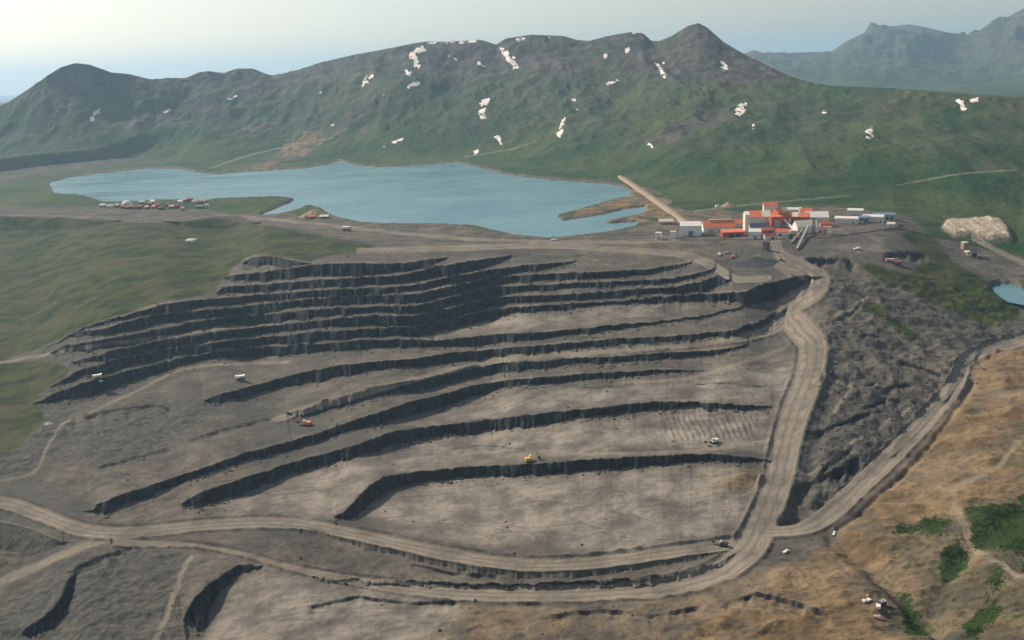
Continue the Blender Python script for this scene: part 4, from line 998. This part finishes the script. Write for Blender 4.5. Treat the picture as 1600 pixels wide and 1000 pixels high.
gable('shore_shed', 'orange-brown shed at the foot of the shore gravel heap', 'shed', 487, 342, 13, 9, 5, 3, 0, 'brown', 'orange')
gable('shore_shed', 'cream roofed open shed right of the shore gravel heap', 'shed', 506, 342, 20, 12, 5, 3, -8, 'grey', 'cream', None, [(.2, 10, 4, 'dark')])
gable('shore_shed', 'tiny pink shed left of the shore gravel heap', 'shed', 478, 342, 6, 5, 6, 2, 0, 'pink', 'pink')
def boulder(name, label, px, py, s, m2, seed):
    p = pick(px, py); bm = bmesh.new(); bmesh.ops.create_icosphere(bm, subdivisions=3, radius=1); rng = np.random.RandomState(seed); off = rng.rand(3) * 9
    for v in bm.verts:
        c = v.co; k = 1 + .22 * float(noise(c.x * 1.7 + off[0], c.y * 1.7 + c.z * 1.3 + off[1], seed)); v.co = Vector((c.x * s[0] * k, c.y * s[1] * k, c.z * s[2] * k))
    o = obj(name, bm, M_[m2]); o.location = p; tag(o, label, 'rock'); return o
boulder('pale_rock_face', 'bright cream rock outcrop on the grass hillside left of the pit', 299, 376, (13, 10, 4.5), 'rock', 4)
boulder('pale_boulder', 'small white boulder at the left edge above the pit corner', 76, 664, (5, 4, 3.2), 'rock', 6)

# ------------------------------------------------------------------ vehicles and machines
def wheels(t, pos, r, w):
    for x, y in pos:
        bm = bmesh.new(); bar(bm, (x, y - w/2, r), (x, y + w/2, r), r, 14); wh = obj('wheel', bm, M_['tyre'], t)
        bm = bmesh.new(); bar(bm, (x, y - w/2 - .05, r), (x, y + w/2 + .05, r), r * .5, 10); obj('rim', bm, M_['grey'], wh)
def haul_truck(label, px, py, rz, s=1., body='white', bed='grey', group=None):
    t = thing('haul_truck', label, 'truck', pick(px, py), R(rz), group); t.scale = (s, s, s)
    bm = bmesh.new(); box(bm, -4.4, 4.2, -1.5, 1.5, 1.3, 2.2); obj('chassis', bm, M_['steel'], t)
    bm = bmesh.new(); v = [(-5.2,2.6),(-4.9,5.2),(1.4,5.0),(4.6,5.6),(4.6,5.2),(1.6,3.6),(-3.6,2.4)]; vs = [[bm.verts.new((x, y, z)) for x, z in v] for y in (-2.4, 2.4)]
    bm.faces.new(vs[0]); bm.faces.new(vs[1][::-1])
    for i in range(len(v)): bm.faces.new((vs[0][i], vs[0][(i+1) % len(v)], vs[1][(i+1) % len(v)], vs[1][i]))
    obj('dump_body', bm, M_[bed], t)
    bm = bmesh.new(); box(bm, 2.6, 4.2, -1.1, 1.1, 2.2, 4.6); cb = obj('cab', bm, M_[body], t)
    bm = bmesh.new(); box(bm, 4.15, 4.25, -.9, .9, 3.4, 4.3); obj('windscreen', bm, M_['glass'], cb)
    wheels(t, [(3, -1.9), (3, 1.9), (-2.8, -1.9), (-2.8, 1.9)], 1.3, .9); return t
def pickup(label, px, py, rz, s=1., body='white', group=None):
    t = thing('pickup_truck', label, 'truck', pick(px, py), R(rz), group); t.scale = (s, s, s)
    bm = bmesh.new(); box(bm, -2.6, 2.6, -.95, .95, .5, 1.15); obj('body', bm, M_[body], t)
    bm = bmesh.new(); prism(bm, [(-.9, 1.15), (.9, 1.15), (.75, 1.95), (-.75, 1.95)], -.4, 1.4); cb = obj('cab', bm, M_[body], t)
    bm = bmesh.new(); box(bm, 1.38, 1.45, -.7, .7, 1.25, 1.8); obj('windscreen', bm, M_['glass'], cb)
    wheels(t, [(1.7, -.9), (1.7, .9), (-1.6, -.9), (-1.6, .9)], .45, .3); return t
def excavator(label, px, py, rz, s=1., body='yellow', group=None):
    t = thing('excavator', label, 'excavator', pick(px, py), R(rz), group); t.scale = (s, s, s)
    for y in (-1.7, 1.7):
        bm = bmesh.new(); prism(bm, [(y - .5, .15), (y + .5, .15), (y + .5, 1.3), (y - .5, 1.3)], -3, 3); obj('track', bm, M_['tyre'], t)
    bm = bmesh.new(); box(bm, -3.6, 2, -1.9, 1.9, 1.4, 3.6); obj('house', bm, M_[body], t)
    bm = bmesh.new(); box(bm, .6, 2.6, .6, 1.9, 3.0, 5.0); obj('cab', bm, M_['white'], t)
    bm = bmesh.new(); bar(bm, (1.8, -.3, 3), (6.2, -.3, 7.2), .5); obj('boom', bm, M_[body], t)
    bm = bmesh.new(); bar(bm, (6.2, -.3, 7.2), (8.6, -.3, 3.2), .38); obj('stick', bm, M_[body], t)
    bm = bmesh.new(); prism(bm, [(-1.3, 1.4), (.7, 1.4), (.9, 3.2), (-1.5, 3.2)], 7.6, 9.4); obj('bucket', bm, M_['steel'], t); return t
def drill_rig(label, px, py, rz, s=1., body='white', mast='steel', h=14, group=None):
    t = thing('drill_rig', label, 'drill rig', pick(px, py), R(rz), group); t.scale = (s, s, s)
    for y in (-1.4, 1.4):
        bm = bmesh.new(); box(bm, -3, 3, y - .4, y + .4, .1, 1.1); obj('track', bm, M_['tyre'], t)
    bm = bmesh.new(); box(bm, -3.2, 1.6, -1.6, 1.6, 1.1, 3.6); obj('engine_house', bm, M_[body], t)
    bm = bmesh.new(); box(bm, 1.7, 3.1, .3, 1.6, 1.2, 3.4); obj('cab', bm, M_['grey'], t)
    bm = bmesh.new()
    for x in (2.2, 3.4):
        for y in (-1.3, -.1): bar(bm, (x, y, .6), (x, y, h), .14, 5)
    for i in range(9): bar(bm, (2.2, -1.3, h*i/9), (3.4, -.1, h*(i+1)/9), .1, 4); bar(bm, (3.4, -1.3, h*i/9), (2.2, -.1, h*(i+1)/9), .1, 4)
    obj('mast', bm, M_[mast], t); return t
VG = 'machines at work in the pit'
excavator('pale excavator digging on the ripped bench floor near the main haul road', 1116, 692, 200, 1.25, 'cream', VG)
excavator('yellow excavator alone on the floor above the lowest bench wall', 827, 721, 20, 1.3, 'yellow', VG)
excavator('orange excavator at the left end of the middle bench wall', 480, 665, 160, 1.5, 'orange', VG)
haul_truck('white haul truck on the bench road below the tall left wall', 376, 594, 10, 1.3, 'white', 'white', VG)
haul_truck('white haul truck at the dark left end of the upper benches', 153, 592, 25, 1.2, 'white', 'cream', VG)
pickup('little white pickup just below the truck at the dark left benches', 157, 597, 0, 1.4, 'white', VG)
excavator('dark crawler machine parked at the tip of the raised road', 1130, 853, 150, 1.1, 'steel', VG)
haul_truck('white haul truck with dark body beside the long shore road', 542, 361, -10, 1.7, 'white', 'white')
pickup('white pickup on the plateau road in front of the lake', 866, 376, 0, 2.2, 'white')
pickup('tall white van parked left of the grey ore heap', 1124, 399, 80, 2.2, 'white')
excavator('red loader parked against the left side of the ore heap', 1145, 404, 30, 1.1, 'red')
pickup('white pickup parked at the foot of the ore heap', 1157, 409, 20, 2., 'white')
pickup('grey pickup close behind the tall white van', 1136, 396, 10, 1.8, 'grey')
excavator('dark machine standing at the road fork below the mill', 1220, 407, 90, .9, 'steel')
pickup('white pickup on the track across the dark yard right of the mill', 1340, 390, 0, 2.2, 'white')
haul_truck('pale truck on the dark coal-like bank right of the mill', 1390, 411, 170, 1.4, 'white', 'pink')
haul_truck('dark haul truck on the lower part of the bank road right of the mill', 1402, 414, 170, 1.2, 'steel', 'brown')
pickup('white drum trailer at the junction below the right road', 1228, 863, 30, 1.2, 'white')
pickup('white pickup at the corner where the right road meets the gully', 1303, 835, 60, 1.2, 'white')
drill_rig('white drill rig with dark mast on the brown slope', 1372, 951, 70, .95, 'white', 'steel', 17)
block('tool_crate', 'blue-black cabin right beside the drill rig', 'cabin', 1381, 948, 4.6, 3.2, 4.2, 20, 'purple', 'grey')
pickup('red and white pickup below the drill rig', 1372, 966, -40, 1.3, 'pink')
pickup('tan pickup upper left of the drill rig', 1356, 934, 80, 1.1, 'tan')
block('tool_crate', 'small pale crate lowest of the two left of the drill rig', 'crate', 1352, 942, 2.2, 2.2, 1.6, 30, 'cream', 'white')
block('tool_crate', 'small grey crate between the pale crate and the drill rig', 'crate', 1359, 941, 2.6, 2.2, 1.6, 10, 'grey', 'white')
# screening plant in the valley
gable('screen_house', 'white and black screening house in the valley below the pale quarry', 'building', 1519, 401, 16, 11, 9, 4, -20, 'white', 'steel', None, [(.4, 8, 7, 'dark')])
conveyor('cream conveyor rising left of the screening house in the valley', (1508, 395), 1, (1515, 402), 9, 3.0, 'cream', 'cream')
block('feed_bin', 'tan feed bin behind the screening house in the valley', 'bin', 1509, 390, 9, 8, 12, 10, 'tan', 'cream')
# power poles
for x, y, h, lab in ((1284,425,13,'leaning timber pole beside the haul road bend below the mill'),(1340,418,12,'timber pole on the dark yard near the grass edge'),(1232,378,14,'thin pole between the hopper and the conveyor')):
    t = thing('power_pole', lab, 'pole', pick(x, y), R(30)); bm = bmesh.new(); bar(bm, (0, 0, -1), (.3, 0, h), .25, 7); obj('post', bm, M_['brown'], t)
    bm = bmesh.new(); box(bm, -1.6, 2.0, -.15, .15, h - 1.6, h - 1.3); obj('crossarm', bm, M_['brown'], t)

# ------------------------------------------------------------------ pond and air
# ------------------------------------------------------------------ loose rock and shrubs
def scatter(name, spots, m2, zs, flat_=.7, seed=3):
    rng = np.random.RandomState(seed)
    ph = (1 + 5 ** .5) / 2
    iv = np.array([(-1,ph,0),(1,ph,0),(-1,-ph,0),(1,-ph,0),(0,-1,ph),(0,1,ph),(0,-1,-ph),(0,1,-ph),(ph,0,-1),(ph,0,1),(-ph,0,-1),(-ph,0,1)]) / 1.9
    it = np.array([(0,11,5),(0,5,1),(0,1,7),(0,7,10),(0,10,11),(1,5,9),(5,11,4),(11,10,2),(10,7,6),(7,1,8),(3,9,4),(3,4,2),(3,2,6),(3,6,8),(3,8,9),(4,9,5),(2,4,11),(6,2,10),(8,6,7),(9,8,1)])
    V, T_ = [], []
    for i, (x, y, z, r) in enumerate(spots):
        an = rng.rand() * 6.28; c, s_ = math.cos(an), math.sin(an)
        v = iv * (1 + .55 * (rng.rand(12, 1) - .5)) * r * np.array([1, .6 + .6 * rng.rand(), flat_])
        V.append(np.stack([v[:, 0] * c - v[:, 1] * s_ + x, v[:, 0] * s_ + v[:, 1] * c + y, v[:, 2] + z + r * zs], -1)); T_.append(it + 12 * i)
    V = np.concatenate(V); T_ = np.concatenate(T_); n = len(T_)
    me = bpy.data.meshes.new(name); me.vertices.add(len(V)); me.vertices.foreach_set('co', V.astype(np.float32).ravel())
    me.loops.add(n * 3); me.loops.foreach_set('vertex_index', T_.ravel().astype(np.int32)); me.polygons.add(n); me.polygons.foreach_set('loop_start', np.arange(0, n * 3, 3, dtype=np.int32)); me.update(calc_edges=True)
    me.materials.append(m2); o = bpy.data.objects.new(name, me); COL.objects.link(o); o['kind'] = 'stuff'; return o
def choose(weight, n, r0, r1, seed):
    rng = np.random.RandomState(seed)
    area = (Y * Y / 1e6) * weight; area[0] = 0; area[-8:] = 0; p = area.ravel() / area.sum()
    ids = rng.choice(p.size, n, p=p); j = rng.rand(n) - .5
    rr_ = r0 * (r1 / r0) ** (rng.rand(n) ** 2.2)
    xs, ys = X.ravel()[ids], Y.ravel()[ids]
    return [(x, y, z, r) for x, y, z, r in zip(xs, ys, Z.ravel()[ids], rr_)]
inview = near * (PX > -120) * (PX < 1720)
toe = np.zeros_like(X)
for d_ in range(1, 9):                           # just below each face
    toe[d_:] = np.maximum(toe[d_:], (Fc[:-d_] >= 1) * (1 - d_ / 9.))
toe *= (Fc < .5) * (1 - Rd)
scatter('loose_rock', choose(inview * (toe * (0.3 + np.clip(w1 * 2, 0, 1)) + .04 * spoil * (1 - Rd) + 0.002 * (1 - Grs) * (1 - Rd) * (Fc < .5)), 9000, .5, 2.2, 5), mat('broken_rock', (.105, .098, .09), .95, 0, .4, .2, .1), .1, .7, 5)
scatter('low_shrubs', choose(inview * (np.clip((Bsh + .35 * w1 + .3 * rug - .35) * 3, 0, 1) + .012 * Tan * np.clip(w2 * 3, 0, 1)) * (1 - Rd), 7000, .35, 1.1, 8), mat('shrub_leaves', (.034, .056, .016), .9, 0, .5, .25, .1), .0, .45, 9)

water('pond', np.array(POND, float), ZPOND)
def haze():
    top = float(max(Z.max(), HC)) + 25; bot = float(Z.min()) - 8
    bm = bmesh.new(); box(bm, float(X.min()) - 100, float(X.max()) + 100, float(Y.min()) - 200, 46000, bot, top)
    me = bpy.data.meshes.new('haze'); bm.to_mesh(me); bm.free()
    mt = bpy.data.materials.new('haze_air'); mt.use_nodes = True; t = mt.node_tree; t.nodes.clear()
    o_ = t.nodes.new('ShaderNodeOutputMaterial'); v = t.nodes.new('ShaderNodeVolumePrincipled')
    v.inputs['Color'].default_value = (.50, .76, 1, 1); v.inputs['Density'].default_value = HAZE; v.inputs['Anisotropy'].default_value = 0.3
    t.links.new(v.outputs[0], o_.inputs['Volume']); me.materials.append(mt)
    o = bpy.data.objects.new('haze', me); COL.objects.link(o); o['kind'] = 'stuff'
haze()
SC.cycles.volume_bounces = 2
print('m range', mA[I0:-I0].min(), mA[I0:-I0].max(), [round(float(v), 3) for v in mA[I0:-I0:70]])
print('mB', [round(float(v), 3) for v in mB[I0:-I0:70]])
